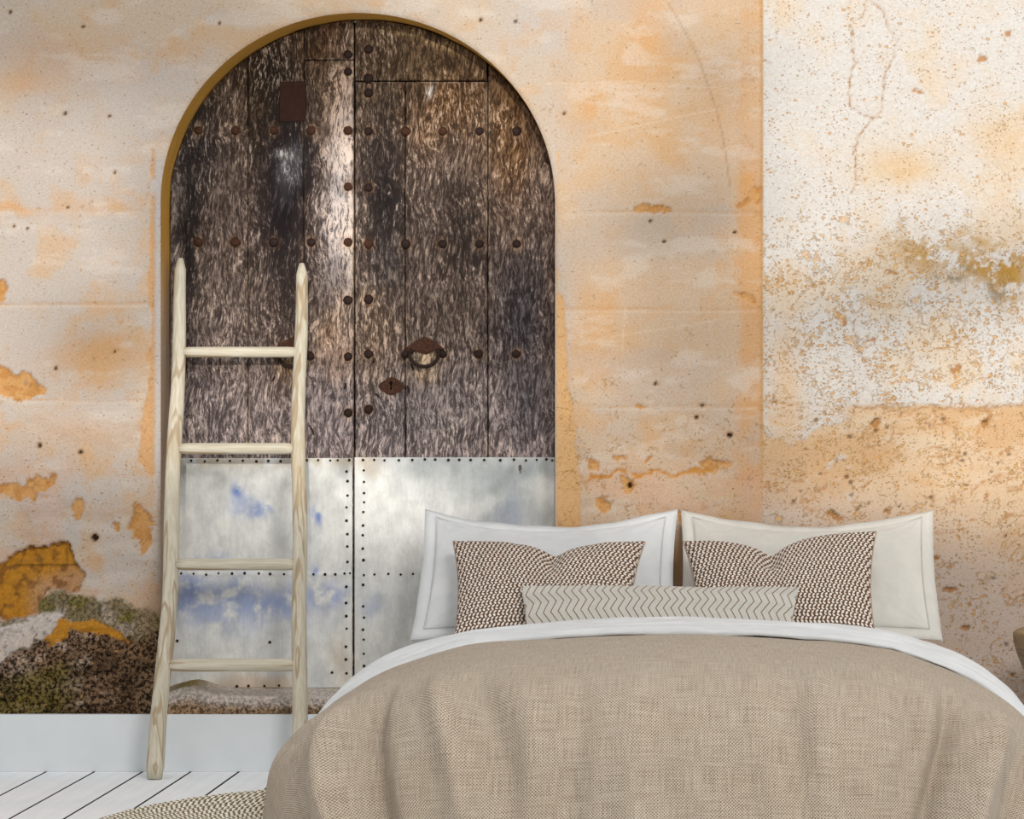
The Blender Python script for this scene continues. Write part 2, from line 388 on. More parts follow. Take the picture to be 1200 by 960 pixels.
    R = mixc(R, lin(244, 206, 150, .86), 0.7*blob(wx, wy, 1050, 195, 50, 26)+0.4*blob(wx, wy, 1165, 165, 30, 40))
    low = sst(472, 480, py-6*(fbm(px, py, 40, 3, 8)-.5))*sst(985, 1005, wx2+0.0*py)
    low = np.maximum(low, sst(0.46, 0.52, fbm(wx, wy, 60, 4, 6))*sst(465, 500, py)*(px > 890))
    low = np.maximum(low, 0.9*blob(wx, wy, 920, 470, 22, 90))
    Lc = np.zeros_like(R); Lc[:] = lin(234, 204, 170, .98)
    Lc = mixc(Lc, lin(226, 182, 132, .95), 0.65*sst(0.48, 0.66, fbm(wx*.6, wy, 60, 5, 7)))
    Lc = mixc(Lc, lin(240, 216, 186, .92), 0.8*sst(0.55, 0.68, fbm(wx*.5, wy*1.6, 36, 5, 9)))
    Lc = mixc(Lc, lin(218, 200, 188, 1.0), 0.85*np.clip(sst(560, 690, py-0.25*(px-1100)), 0, 1))
    rg = np.exp(-((fbm(wx*.7, wy*1.5, 40, 5, 121, .55)-.5)/.018)**2)*sst(.42, .54, fbm(px, py, 34, 3, 122))
    Lc = mixc(Lc, lin(190, 134, 74), .75*rg); Lc = mixc(Lc, lin(246, 226, 202, .95), .5*np.exp(-((fbm(wx*.7+3, wy*1.5+3.5, 40, 5, 121, .55)-.5)/.012)**2)*sst(.46, .58, fbm(px, py, 34, 3, 122)))
    R = R*(1-low[..., None])+Lc*low[..., None]
    g = np.exp(-((wy2-477)/1.6)**2)*sst(996, 1004, px)
    R = mixc(R, lin(180, 130, 66), 0.65*g)
    for (bx, by, rx, ry, m_, an) in ((1165, 312, 40, 18, .85, .15), (1186, 330, 12, 26, .8, 0), (1085, 296, 36, 16, .75, .1), (1150, 276, 22, 5, .6, 0), (1190, 292, 20, 10, .6, 0)):
        mm = 1.15*m_*blob(wx, wy, bx, by, rx*1.2, ry*1.2, an)*sst(.42, .52, fbm(px, py, 12, 4, 51, .6)+.04); mm = np.clip(mm, 0, 1)
        R = mixc(R, lin(206, 158, 66, .85), mm)
    R = mixc(R, lin(110, 96, 56), 0.6*blob(wx2, wy2, 1115, 322, 22, 4, -.3)*sst(.4, .55, fbm(px, py, 8, 2, 52)))
    R = mixc(R, lin(110, 92, 50), 0.6*blob(wx2, wy2, 1165, 340, 12, 12)*sst(.4, .55, fbm(px, py, 8, 2, 53)))
    dR = np.zeros(px.shape)+0.0045
    for pl, w_ in (([(1016, 0), (1010, 20), (998, 26), (999, 50), (1000, 76), (994, 95), (996, 125), (1012, 135), (1022, 138)], 1.0), ([(1020, 0), (1034, 14), (1042, 34), (1050, 48), (1047, 68), (1035, 92), (1033, 130), (1021, 141), (1004, 162), (1001, 178), (1003, 200), (1005, 212), (998, 226)], 1.1),
                   ([(1003, 74), (1014, 58)], .6), ([(1008, 360), (1000, 380), (1005, 400), (1012, 425)], .7), ([(1002, 476), (994, 505)], .8), ([(893, 440), (912, 455), (905, 470), (940, 478)], .9), ([(893, 70), (905, 75)], .8)):
        q = polydist(px+2.5*(fbm(px, py, 6, 2, 61)-.5)*2, py, pl)
        brk = 0.35+0.65*sst(.35, .55, fbm(px, py, 12, 2, 62))
        R = mixc(R, lin(176, 124, 58), 0.85*brk*np.exp(-(q/(w_*1.0))**2)); dR -= 0.003*np.exp(-(q/(w_*1.2))**2)
    for (bx, by, rx, ry) in ((980, 607, 7, 6), (1022, 497, 5, 5), (1154, 496, 5, 5), (1040, 598, 4, 6), (1108, 688, 8, 5), (1076, 108, 7, 2), (1182, 40, 5, 4), (1152, 68, 4, 5), (985, 373, 4, 7), (1046, 318, 9, 2), (1020, 400, 8, 2), (1122, 430, 6, 5), (1132, 736, 5, 4), (1085, 655, 12, 3)):
        q = ((wx2-bx)/rx)**2+((wy2-by)/ry)**2
        R = mixc(R, lin(190, 130, 62), 0.8*sst(1.3, .7, q)); dR -= 0.005*sst(1.2, .7, q)
        R = mixc(R, lin(70, 48, 30), 0.7*sst(1.2, .7, q)*sst(by-ry*.1, by-ry*.8, wy2)*(by > 470))
    rq = np.random.RandomState(12)
    for k in range(90):
        bx = 905+rq.uniform(0, 290); by = 490+rq.uniform(0, 310); r = .8+((k*7) % 5)*.35
        q = np.hypot((px-bx)/1.3, py-by); R = mixc(R, lin(104, 76, 50), 0.75*sst(r+.8, r-.6, q)); dR -= .004*sst(r+.8, r-.6, q)
    dR -= 0.004*low
    pR = 0.50+0.42*sst(200, 340, py)*(1-low*.5); fR = 0.22+0.42*sst(200, 300, py)*(1-low)+0.3*low
    c = c*(1-right[..., None])+R*right[..., None]; d = d*(1-right)+dR*right
    pit = pit*(1-right)+pR*right; fl = fl*(1-right)+fR*right
    # ochre line of the step between the two coats
    e = np.exp(-((px-892.6)/1.6)**2)*sst(640, 480, py); c = mixc(c, lin(206, 150, 66), 0.75*e)
    # ---- ruined foot of the wall, lower left
    lft = px < 200
    P2 = [(46, 702), (60, 694), (90, 696), (120, 702), (150, 706), (176, 716), (200, 716), (200, 770), (-60, 775), (-60, 722), (8, 724), (30, 731), (46, 724)]
    s2 = sdpoly(wx2, wy2, P2); m2 = sst(3+5*sst(90, 150, px), -3, s2)*lft
    moss = np.zeros(px.shape+(3,)); moss[:] = lin(150, 138, 108)
    moss = mixc(moss, lin(134, 126, 62), 0.8*sst(.5, .62, fbm(px, py, 24, 4, 73))); moss = mixc(moss, lin(204, 190, 176), 0.7*sst(.52, .66, fbm(px, py, 18, 4, 74)))
    c = c*(1-m2[..., None])+moss*m2[..., None]; rub = np.maximum(rub, 0.55*m2)
    P1 = [(-60, 670), (0, 662), (22, 645), (50, 638), (58, 632), (80, 632), (90, 650), (99, 672), (94, 688), (82, 693), (55, 690), (48, 702), (46, 722), (30, 729), (8, 722), (-60, 712)]
    s1 = sdpoly(wx2, wy2, P1)
    ochre_hollow = np.zeros(px.shape+(3,)); ochre_hollow[:] = lin(206, 144, 50)  # ochre colour of the hollow patch
    ochre_hollow = mixc(ochre_hollow, lin(205, 160, 116), sst(664, 690, py+12*(fbm(px, py, 20, 3, 70)-.5)-0.25*(50-px))*sst(20, 50, px))
    ochre_hollow = mixc(ochre_hollow, lin(132, 88, 48), 0.7*sst(.56, .68, fbm(px, py, 9, 4, 71)))
    m1 = sst(1.2, -1.0, s1)
    c = c*(1-m1[..., None])+ochre_hollow*m1[..., None]; d -= (0.014+0.006*fbm(px, py, 10, 3, 72))*m1; fl *= (1-m1); rub = rub*(1-m1)+.15*m1
    c = mixc(c, lin(96, 62, 24), 0.75*np.exp(-((s1+1.5)/1.6)**2)*sst(680, 640, py))
    gr = np.exp(-((py-663)/1.5)**2)*m1*sst(10, 20, px); c = mixc(c, lin(90, 60, 30), .6*gr); d -= .004*gr
    gr = np.exp(-((px-77)/1.5)**2)*m1*sst(664, 655, py); c = mixc(c, lin(110, 72, 34), .6*gr)
    P3 = [(-60, 735), (0, 722), (8, 730), (30, 733), (48, 722), (74, 722), (70, 735), (52, 752), (18, 764), (10, 776), (-60, 790)]
    s3 = sdpoly(wx2, wy2, P3); m3 = sst(2, -2, s3)
    c = mixc(c, lin(224, 214, 206), m3); c = mixc(c, lin(120, 104, 92), .7*m3*np.exp(-((fbm(px, py, 16, 3, 78)-.5)/.025)**2)); rub = rub*(1-m3)+0.12*m3; d += (.003+.010*fbm(px, py, 14, 3, 79))*m3
    P5 = [(12, 772), (20, 764), (52, 753), (68, 742), (84, 736), (112, 738), (140, 745), (160, 755), (178, 740), (200, 730), (200, 900), (-60, 900), (-60, 792)]
    s5 = sdpoly(wx2, wy2, P5); m5 = sst(2, -2, s5)*lft
    rb = np.zeros(px.shape+(3,)); rb[:] = lin(140, 114, 90)
    rb = mixc(rb, lin(164, 138, 120), 0.9*sst(.48, .62, fbm(px*.5, py, 20, 4, 75))*sst(120, 70, px))
    rb = mixc(rb, lin(214, 194, 176), 0.8*sst(.54, .64, fbm(px*.6, py*1.2, 14, 4, 79))*sst(150, 90, px))
    rb = mixc(rb, lin(206, 190, 174), 0.9*blob(wx, wy, 70, 800, 26, 12, -.3)+0.7*blob(wx, wy, 20, 778, 22, 10, .3))
    rb = mixc(rb, lin(128, 116, 56), 0.85*sst(788, 806, py+.25*px)*sst(110, 60, px)); rb = mixc(rb, lin(70, 54, 38), 0.55*sst(.5, .64, fbm(px, py, 30, 3, 76)))
    c = c*(1-m5[..., None])+rb*m5[..., None]; rub = rub*(1-m5)+m5
    d = d*(1-m5)+(-0.022+0.026*fbm(px, py, 12, 4, 77))*m5
    P4 = [(44, 752), (62, 744), (68, 730), (90, 728), (112, 728), (130, 736), (150, 752), (156, 758), (130, 752), (112, 744), (84, 740), (60, 756), (46, 757)]
    m4 = sst(1.5, -1.5, sdpoly(wx2, wy2, P4)); c = mixc(c, lin(214, 150, 54), m4); rub *= 1-.8*m4; d += .003*m4
    # grime along the foot near the sill
    c = mixc(c, lin(178, 150, 120), 0.6*sst(640, 730, wy)*sst(150, 178, px)*sst(200, 180, px))
    d += 0.003*(fbm(px, py, 130, 3, 80)-.5)+0.0012*(fbm(px, py, 16, 3, 81)-.5)
    return c, d, pit, fl, rub
col, dep, pit, fl, rub = wallfield(px, py)
ins = inside(gx, gz)
# faces: keep when any corner lies outside the opening; pull inside corners onto its edge
fc = gridfaces(len(xs), len(zs)); insf = ins.ravel()
keep = ~insf[fc].all(1)
fc = fc[keep]
used = np.zeros(insf.size, bool); used[fc.ravel()] = True
mv = used & insf
X = gx.ravel().copy(); Z = gz.ravel().copy()
up = mv & (Z > OZS)
ang = np.arctan2((Z[up]-OZS)/OB, (X[up]-OX)/OA); X[up] = OX+OA*np.cos(ang); Z[up] = OZS+OB*np.sin(ang)
lo = mv & ~up; X[lo] = OX+OA*np.sign(X[lo]-OX)
edge_d = np.where(Z > OZS, (np.hypot((X-OX)/OA, (Z-OZS)/OB)-1)*OA, np.abs(X-OX)-OA)
depv = dep.ravel()*sst(0.0, 0.02, edge_d)
wall_d = depv-0.006*(1-sst(0.0, 0.008, edge_d))
foot = sst(0.20, 0.17, Z)
wall_d = wall_d*(1-foot)
idx = -np.ones(insf.size, int); idx[used] = np.arange(used.sum())
Vw = np.stack([X, -wall_d, Z], 1)[used]
wall = mesh_np('wall_back', Vw, idx[fc], MAT_WALL, None, True,
               {'Col': col.reshape(-1, 3)[used]*W, 'Msk': np.stack([pit.ravel(), fl.ravel(), rub.ravel()], 1)[used]})
tag(wall, 'old peach and cream plaster wall with stains, cracks and a crumbled foot', kind='structure')
# reveal of the arch
t = np.linspace(0, PI, 160)
bx = np.concatenate([np.full(60, OX+OA), OX+OA*np.cos(t), np.full(60, OX-OA)])
bz = np.concatenate([np.linspace(0.15, OZS, 60, endpoint=False), OZS+OB*np.sin(t), np.linspace(OZS, 0.15, 61)[1:]])
ny = 14; yy = np.linspace(0.004, 0.17, ny)
V = np.zeros((len(bx), ny, 3)); Cc = np.zeros((len(bx), ny, 3))
for j, y in enumerate(yy):
    w = 0.004*(fbm(np.arange(len(bx))*6.0, np.full(len(bx), y*900), 30, 3, 5)-.5)*(j > 0)
    nx_ = (OX-bx); nz_ = np.where(bz > OZS, OZS-bz, 0); L = np.hypot(nx_, nz_)
    V[:, j] = np.stack([bx+nx_/L*w, np.full(len(bx), y), bz+nz_/L*w], 1)
    k = sst(1.3, 1.8, bz)*1.0
    cc = lin(214, 162, 76)[None]*k[:, None]+lin(204, 180, 158)[None]*(1-k[:, None])
    Cc[:, j] = cc*W
mk = np.zeros((V.shape[0]*ny, 3)); mk[:, 1] = 0.25
tag(mesh_np('arch_reveal', V.reshape(-1, 3), gridfaces(len(bx), ny), MAT_WALL, wall, True, {'Col': Cc.reshape(-1, 3), 'Msk': mk}), 'ochre-washed inner edge of the arch')

# ---- stone sill at the foot of the doorway
nu, nv = 260, 46
u = np.linspace(OX-OA+.001, OX+OA-.001, nu); v = np.linspace(0, 1, nv)
gu, gv = np.meshgrid(u, v, indexing='ij'); pxs = VX+gu*360
mound = 0.028*np.exp(-((pxs-222)/26)**2)
ztop = 0.243+mound+0.006*(fbm(pxs, gv*60, 14, 3, 3)-.5)
yb = np.where(gv < .5, 0.135-gv*2*0.135, 0.0)-0.004*fbm(pxs, gv*90, 9, 3, 6)
zb = np.where(gv < .5, ztop+.018*(1-gv*2), ztop-(gv-.5)*2*(ztop-0.15))+0.004*(fbm(pxs, gv*120, 7, 3, 4)-.5)
cs = np.zeros(gu.shape+(3,)); cs[:] = lin(212, 202, 194)
cs = mixc(cs, lin(172, 146, 120), sst(.6, .75, gv)); cs = mixc(cs, lin(140, 126, 84), np.clip(1.2*np.exp(-((pxs-215)/22)**2)*sst(.55, .3, gv), 0, 1))
mk = np.zeros((nu*nv, 3)); mk[:, 2] = (0.25+0.5*sst(.5, .75, gv)).ravel()
sill = mesh_np('trim_1', np.stack([gu, yb, zb], 2).reshape(-1, 3), gridfaces(nu, nv), MAT_WALL, None, True, {'Col': cs.reshape(-1, 3)*.85, 'Msk': mk})
tag(sill, 'rough pale mortar sill under the old arched door', kind='structure')

# ---- baseboard
MAT_WHITE = mat_plain('white_paint', lin(214, 218, 220), 0.6, 0.3, 0.015, 12, 0.0004)
b = bm_obj('baseboard_back', box_bm(-4.2, 2.8, -0.014, 0.03, 0.0, 0.186, 0.0015), MAT_WHITE)
tag(b, 'plain white baseboard along the plaster wall', kind='structure')
# ---- floor of white boards
def mat_floor():
    m = M('white_floor_paint', 0.5, 0.3)
    g = m.noise(m.coord(scale=(30, 2.2, 10)), 1.0, 6, 0.65, 0.6); n = m.noise(m.coord(), 3.0, 4)
    c = m.mix(m.ramp(g, 0.35, 0.7), c4(236, 238, 240), c4(246, 246, 246))
    c = m.mix(m.math('MULTIPLY', m.ramp(n, .4, .7), .3), c, c4(216, 226, 230))
    m.color(c); m.bump(g, 0.0004); return m.m
MAT_FLOOR = mat_floor()
fl_ = bm_obj('floor', box_bm(-4.3, 2.9, -7.4, 0.03, -0.06, -0.0016), MAT_BLACK)
tag(fl_, 'white painted floor of wide boards with dark joints', kind='structure')
bw = 56.4/360; x0 = (55-VX)/360
i0 = int(math.floor((-4.2-x0)/bw)); k = i0
pm = None
while x0+k*bw < 2.75:
    if pm is None:
        ob = bm_obj('floorboard', box_bm(0.0042, bw-0.0042, -7.35, -0.001, -0.0016, 0.0, 0.0005, 1), MAT_FLOOR, fl_); pm = ob
    else:
        ob = pm.copy(); C.objects.link(ob); ob.parent = fl_
    ob.location = (x0+k*bw, 0, 0); k += 1

# ============================================================ DOOR LEAVES
YD = 0.12
def dx(p): return (p-VX)*(D+YD)/F
def dz(p): return H-(p-VY)*(D+YD)/F
def doorcol(px, py):
    wx = px+10*(fbm(px, py, 30, 3, 11)-.5)*2; wy = py+20*(fbm(px, py, 40, 3, 12)-.5)*2
    c = np.zeros(px.shape+(3,)); c[:] = lin(134, 114, 102)
    pal = np.full(px.shape, 0.35); dk = np.full(px.shape, 0.5)
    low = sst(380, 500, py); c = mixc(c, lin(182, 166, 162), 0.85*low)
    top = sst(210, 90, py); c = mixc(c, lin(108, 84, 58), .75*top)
    # right leaf
    r = px > 415
    def z(cx, cy, rx, ry, col, m_, p=0., d_=0., an=0., cond=None):
        nonlocal c, pal, dk
        b_ = np.clip(m_*blob(wx, wy, cx, cy, rx, ry, an), 0, 1)
        if cond is not None: b_ = b_*cond
        c = mixc(c, col, b_); pal = pal+p*b_; dk = dk+d_*b_
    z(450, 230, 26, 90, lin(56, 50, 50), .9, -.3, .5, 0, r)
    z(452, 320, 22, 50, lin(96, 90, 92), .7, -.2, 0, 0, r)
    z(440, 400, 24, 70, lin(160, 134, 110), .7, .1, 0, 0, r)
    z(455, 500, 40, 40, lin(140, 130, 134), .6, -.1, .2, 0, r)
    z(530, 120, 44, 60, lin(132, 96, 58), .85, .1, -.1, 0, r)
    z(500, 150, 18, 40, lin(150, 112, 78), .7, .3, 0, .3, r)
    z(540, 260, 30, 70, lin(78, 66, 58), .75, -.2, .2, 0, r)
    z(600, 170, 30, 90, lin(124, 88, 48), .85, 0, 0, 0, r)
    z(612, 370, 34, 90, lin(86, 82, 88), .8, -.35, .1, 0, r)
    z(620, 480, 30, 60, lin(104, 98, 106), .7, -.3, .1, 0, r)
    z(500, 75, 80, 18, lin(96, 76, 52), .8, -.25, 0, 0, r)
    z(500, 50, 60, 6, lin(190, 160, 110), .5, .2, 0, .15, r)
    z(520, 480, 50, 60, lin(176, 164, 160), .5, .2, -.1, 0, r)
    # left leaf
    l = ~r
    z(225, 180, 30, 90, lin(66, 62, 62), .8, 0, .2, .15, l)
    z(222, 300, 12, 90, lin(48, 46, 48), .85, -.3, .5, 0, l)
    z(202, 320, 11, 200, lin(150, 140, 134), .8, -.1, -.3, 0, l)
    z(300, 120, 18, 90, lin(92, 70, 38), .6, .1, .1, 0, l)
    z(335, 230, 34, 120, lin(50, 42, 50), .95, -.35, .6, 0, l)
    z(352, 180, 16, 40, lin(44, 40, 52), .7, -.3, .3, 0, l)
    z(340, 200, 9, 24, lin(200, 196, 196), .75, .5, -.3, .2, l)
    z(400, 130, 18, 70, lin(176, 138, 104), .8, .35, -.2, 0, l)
    z(398, 235, 17, 110, lin(200, 190, 188), .9, .7, -.4, .05, l)  # bright streak of sunlight put into the plank colour
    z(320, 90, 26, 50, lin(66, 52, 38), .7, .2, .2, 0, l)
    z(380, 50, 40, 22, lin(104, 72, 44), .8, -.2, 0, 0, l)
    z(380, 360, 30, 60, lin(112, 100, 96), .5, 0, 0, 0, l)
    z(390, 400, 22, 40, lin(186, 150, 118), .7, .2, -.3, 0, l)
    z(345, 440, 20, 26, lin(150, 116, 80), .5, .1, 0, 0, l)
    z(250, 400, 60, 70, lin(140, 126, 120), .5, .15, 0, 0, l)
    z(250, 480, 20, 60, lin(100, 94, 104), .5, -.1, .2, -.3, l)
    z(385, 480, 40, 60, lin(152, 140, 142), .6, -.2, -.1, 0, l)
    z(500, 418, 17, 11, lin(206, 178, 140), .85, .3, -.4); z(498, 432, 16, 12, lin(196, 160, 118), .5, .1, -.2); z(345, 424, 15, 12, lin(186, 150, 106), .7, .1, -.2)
    z(505, 112, 4, 8, lin(226, 222, 216), .9, .4, -.4); z(336, 186, 12, 6, lin(214, 212, 210), .8, .4, -.4); z(410, 250, 5, 120, lin(232, 216, 204), .7, .4, -.4)  # last one: narrow bright core of the sun streak, painted in
    return c*1.0, np.clip(pal, 0, 1), np.clip(dk, 0, 1)
STUDS = [(p, q) for q in (153, 284) for p in (233, 276, 321, 365)]+[(408, q) for q in (64, 84, 153, 219, 284, 352, 418, 484)]
STUDS += [(432, q) for q in (58, 92, 109, 154, 220, 286, 351, 415, 480)]+[(p, q) for q in (154, 286) for p in (475.5, 519, 562, 605.5)]+[(p, 415) for p in (475.5, 518.5, 560.5, 605)]
def topz(x, lim):
    a = OZS+(OB-.003)*np.sqrt(np.clip(1-((x-OX)/(OA-.003))**2, 0, 1))
    return a if lim is None else np.minimum(a, lim)
def plank(parent, p0, p1, ptop, pbot, seed, name='plank', lift=0.0, edge=None):
    xa, xb = dx(p0)+.0008, dx(p1)-.0008
    xa = max(xa, OX-OA+.003); xb = min(xb, OX+OA-.003)
    zb = dz(pbot); lim = None if ptop is None else dz(ptop)
    nx_ = max(8, int((xb-xa)/.0055)); zt_max = float(np.max(topz(np.linspace(xa, xb, 50), lim))); nz_ = max(8, int((zt_max-zb)/.0075))
    x_ = np.linspace(xa, xb, nx_); s = np.linspace(0, 1, nz_)
    gx_, gs = np.meshgrid(x_, s, indexing='ij'); zt = topz(gx_, lim)-.0008
    gz_ = zb+gs*(zt-zb)
    ppx = VX+gx_*F/(D+YD); ppy = VY+(H-gz_)*F/(D+YD)
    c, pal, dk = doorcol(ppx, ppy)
    v_ = 0.9+0.2*rnd.random(); c = c*v_
    ed = np.minimum(np.minimum(gx_-xa, xb-gx_), np.minimum(gz_-zb, zt-gz_))
    r_ = 0.006*(fbm(ppx*1.6, ppy*.35, 14, 4, seed)-.5)
    for (sp_, sq_) in STUDS:
        if p0-12 < sp_ < p1+12: hal = np.exp(-(np.hypot(ppx-sp_, ppy-sq_)/8.5)**4); c = mixc(c, lin(176, 142, 112), .55*hal)
    edc = sst(.0045, .001, ed)*sst(.42, .62, fbm(ppx, ppy*.5, 30, 3, seed+9)); c = mixc(c, lin(206, 178, 150), .7*edc)  # broken lit-edge highlight put into the plank colour
    y_ = YD-lift-.002-r_+0.006*(1-sst(0, .006, ed))+.002*(fbm(ppx, ppy, 200, 1, seed+3)-.5)
    V = np.stack([gx_, y_, gz_], 2).reshape(-1, 3)
    # rim going back
    ring = [i*nz_ for i in range(nx_)]+[(nx_-1)*nz_+j for j in range(1, nz_)]+[i*nz_+nz_-1 for i in range(nx_-2, -1, -1)]+[j for j in range(nz_-2, 0, -1)]
    base = len(V); B = V[ring].copy(); B[:, 1] = YD+.034
    n = len(ring); Fr = np.array([[ring[(i+1) % n], ring[i], base+i, base+(i+1) % n] for i in range(n)])
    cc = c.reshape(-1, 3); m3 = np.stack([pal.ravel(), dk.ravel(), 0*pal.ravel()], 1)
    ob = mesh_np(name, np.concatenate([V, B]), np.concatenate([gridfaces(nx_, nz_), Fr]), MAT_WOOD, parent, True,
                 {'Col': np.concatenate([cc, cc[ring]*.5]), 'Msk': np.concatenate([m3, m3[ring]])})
    return ob
L_ = empty('door_1', (dx(305), YD, dz(806))); R_ = empty('door_2', (dx(532), YD, dz(806)))
for e_ in (L_, R_):
    e_.location = (0, YD+.035, 0) if False else (0, 0, 0)
tag(L_, 'left leaf of old arched wooden door, ladder in front', kind='structure')
tag(R_, 'right leaf of old arched wooden door, with ring pull and keyhole', kind='structure')
# left leaf
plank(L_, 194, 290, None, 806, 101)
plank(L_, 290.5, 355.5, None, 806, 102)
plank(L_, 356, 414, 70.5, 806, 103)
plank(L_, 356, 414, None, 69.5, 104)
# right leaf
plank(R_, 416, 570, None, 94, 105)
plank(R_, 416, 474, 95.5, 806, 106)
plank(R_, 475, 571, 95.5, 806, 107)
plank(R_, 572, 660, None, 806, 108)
# small patch board behind the left handle
plank(L_, 346, 375, 382, 420, 109, 'patch_board', 0.012)
bk = bm_obj('back_panel', box_bm(OX-OA+.004, OX+OA-.004, YD+.036, YD+.05, .25, OZS+.1), MAT_BLACK, L_)
tt = np.linspace(0, PI, 40)
bk2 = bm_obj('back_panel', prism_bm([(OX+(OA-.004)*math.cos(a), OZS+.1+(OB-.104)*math.sin(a)) for a in tt], YD+.0365, YD+.05), MAT_BLACK, L_)
# thin ledger strip covering the meeting edge (lower dark slit stays open)
# studs
def dome_me(name, r, h, n=10, jit=0.0):
    bm = bmesh.new(); rings = []
    for k_, (rr, hh) in enumerate(((1, 0), (.96, .35), (.75, .75), (.4, .96))):
        rings.append([bm.verts.new((r*rr*math.cos(2*PI*i/n)*(1+jit*math.sin(i*2.3)), -h*hh, r*rr*math.sin(2*PI*i/n)*(1+jit*math.cos(i*1.7)))) for i in range(n)])
    for a_, b_ in zip(rings[:-1], rings[1:]):
        for i in range(n): bm.faces.new((a_[i], a_[(i+1) % n], b_[(i+1) % n], b_[i]))
    top = bm.verts.new((0, -h, 0))
    for i in range(n): bm.faces.new((rings[-1][i], rings[-1][(i+1) % n], top))
    bmesh.ops.recalc_face_normals(bm, faces=bm.faces)
    me = bpy.data.meshes.new(name)
    for f in bm.faces: f.smooth = True
    bm.to_mesh(me); bm.free(); return me
stud_a = dome_me('stud', .0152, .014, 10, .06); stud_a.materials.append(MAT_RUST)
stud_b = dome_me('stud', .0154, .013, 10, .06); stud_b.materials.append(MAT_RUSTD)
def stud(parent, p, q, dark=False, y=YD):
    o = bpy.data.objects.new('stud', stud_b if dark else stud_a); C.objects.link(o); o.parent = parent
    o.location = (dx(p), y-.001, dz(q)); o.rotation_euler = (0, rnd.random()*6, 0); s_ = .92+.16*rnd.random(); o.scale = (s_, s_, s_)
for q in (153, 284): 
    for p in (233, 276, 321, 365): stud(L_, p, q, q == 284 and p > 300)
for p in (233, 277, 321.5): stud(L_, p, 415, True)
for q in (64, 84, 153, 219, 284, 352, 418, 484): stud(L_, 408, q, q > 340 or q < 90)
for q in (58, 92, 109, 154, 220, 286, 351, 415, 480): stud(R_, 432, q, q != 286)
for q in (154, 286):
    for p in (475.5, 519, 562, 605.5): stud(R_, p, q, q == 286 or p > 560)
for p in (475.5, 518.5, 560.5, 605): stud(R_, p, 415, True)
# hardware
MAT_KEY = MAT_BLACK
def poly_px(pts, y0, y1, bev, name, mat, parent):
    return bm_obj(name, prism_bm([(dx(a), dz(b_)) for a, b_ in pts], y0, y1, bev), mat, parent)
def ring_pull(parent, cx, cy):
    pl = poly_px([(cx-23, cy-5), (cx-12, cy-13), (cx, cy-19), (cx+12, cy-13), (cx+23, cy-4), (cx+13, cy-3), (cx+2, cy+2), (cx-12, cy-2)], YD-.009, YD, .002, 'handle_plate', MAT_RUST, parent)
    n = 40; path = []
    for i in range(n+1):
        a = math.radians(-22)+i/n*(PI+math.radians(44)); a = -a
        sx = 17.0*(1.0 if True else 1); path.append((dx(cx+sx*math.cos(a)), YD-.020-.006*max(0, -math.sin(a)), dz(cy+1-15.5*math.sin(a))))
    rad = [.0046+.0022*math.sin(PI*i/n) for i in range(n+1)]
    V, Fc = tube_np(path, rad, 10); mesh_np('ring', V, Fc, MAT_RUSTD, pl)
    for s_ in (-1, 1):
        V, Fc = tube_np([(dx(cx+s_*15), YD-.002, dz(cy-1)), (dx(cx+s_*15), YD-.026, dz(cy-1))], [.006, .005], 10); mesh_np('ring_lug', V, Fc, MAT_RUSTD, pl)
ring_pull(R_, 498, 413.5); ring_pull(L_, 344, 413.5)
stud(L_, 364, 417, True, YD-.012)
ky = poly_px([(443.5, 452.5), (446, 449), (455, 443), (459.5, 441.8), (464, 443.5), (472, 449), (474.5, 454), (471, 458), (463, 462), (458, 463.5), (452, 461), (445, 456)], YD-.005, YD+.001, .0012, 'keyhole_plate', MAT_RUST, R_)
poly_px([(457.3, 457), (457.6, 452), (456.4, 449.6), (457.2, 447.2), (458.6, 446.6), (460, 447.6), (460.2, 450), (459.2, 452), (459.6, 457)], YD-.0055, YD-.002, 0, 'keyhole', MAT_BLACK, ky)
pt = poly_px([(328, 96), (358, 95.4), (358.4, 142), (328.2, 142.6)], YD-.006, YD+.001, .001, 'rust_plate', MAT_RUSTP, L_); tag(pt, 'blank rectangular rust-brown iron plate')
for (p0, q0, p1, q1) in ((322, 441, 319, 447), (406, 449, 403, 456), (363, 498, 368, 510), (440, 420, 437, 425), (481, 427, 485, 434), (440, 461, 444, 466), (478, 452, 480, 461), (405, 449, 404, 456)):
    V, Fc = tube_np([(dx(p0), YD-.006, dz(q0)), (dx((p0+p1)/2)+.002, YD-.008, dz((q0+q1)/2)), (dx(p1), YD-.005, dz(q1))], [.002, .0035, .0015], 8)
    mesh_np('bent_nail', V, Fc, MAT_RUSTD, L_ if p0 < 414 else R_)
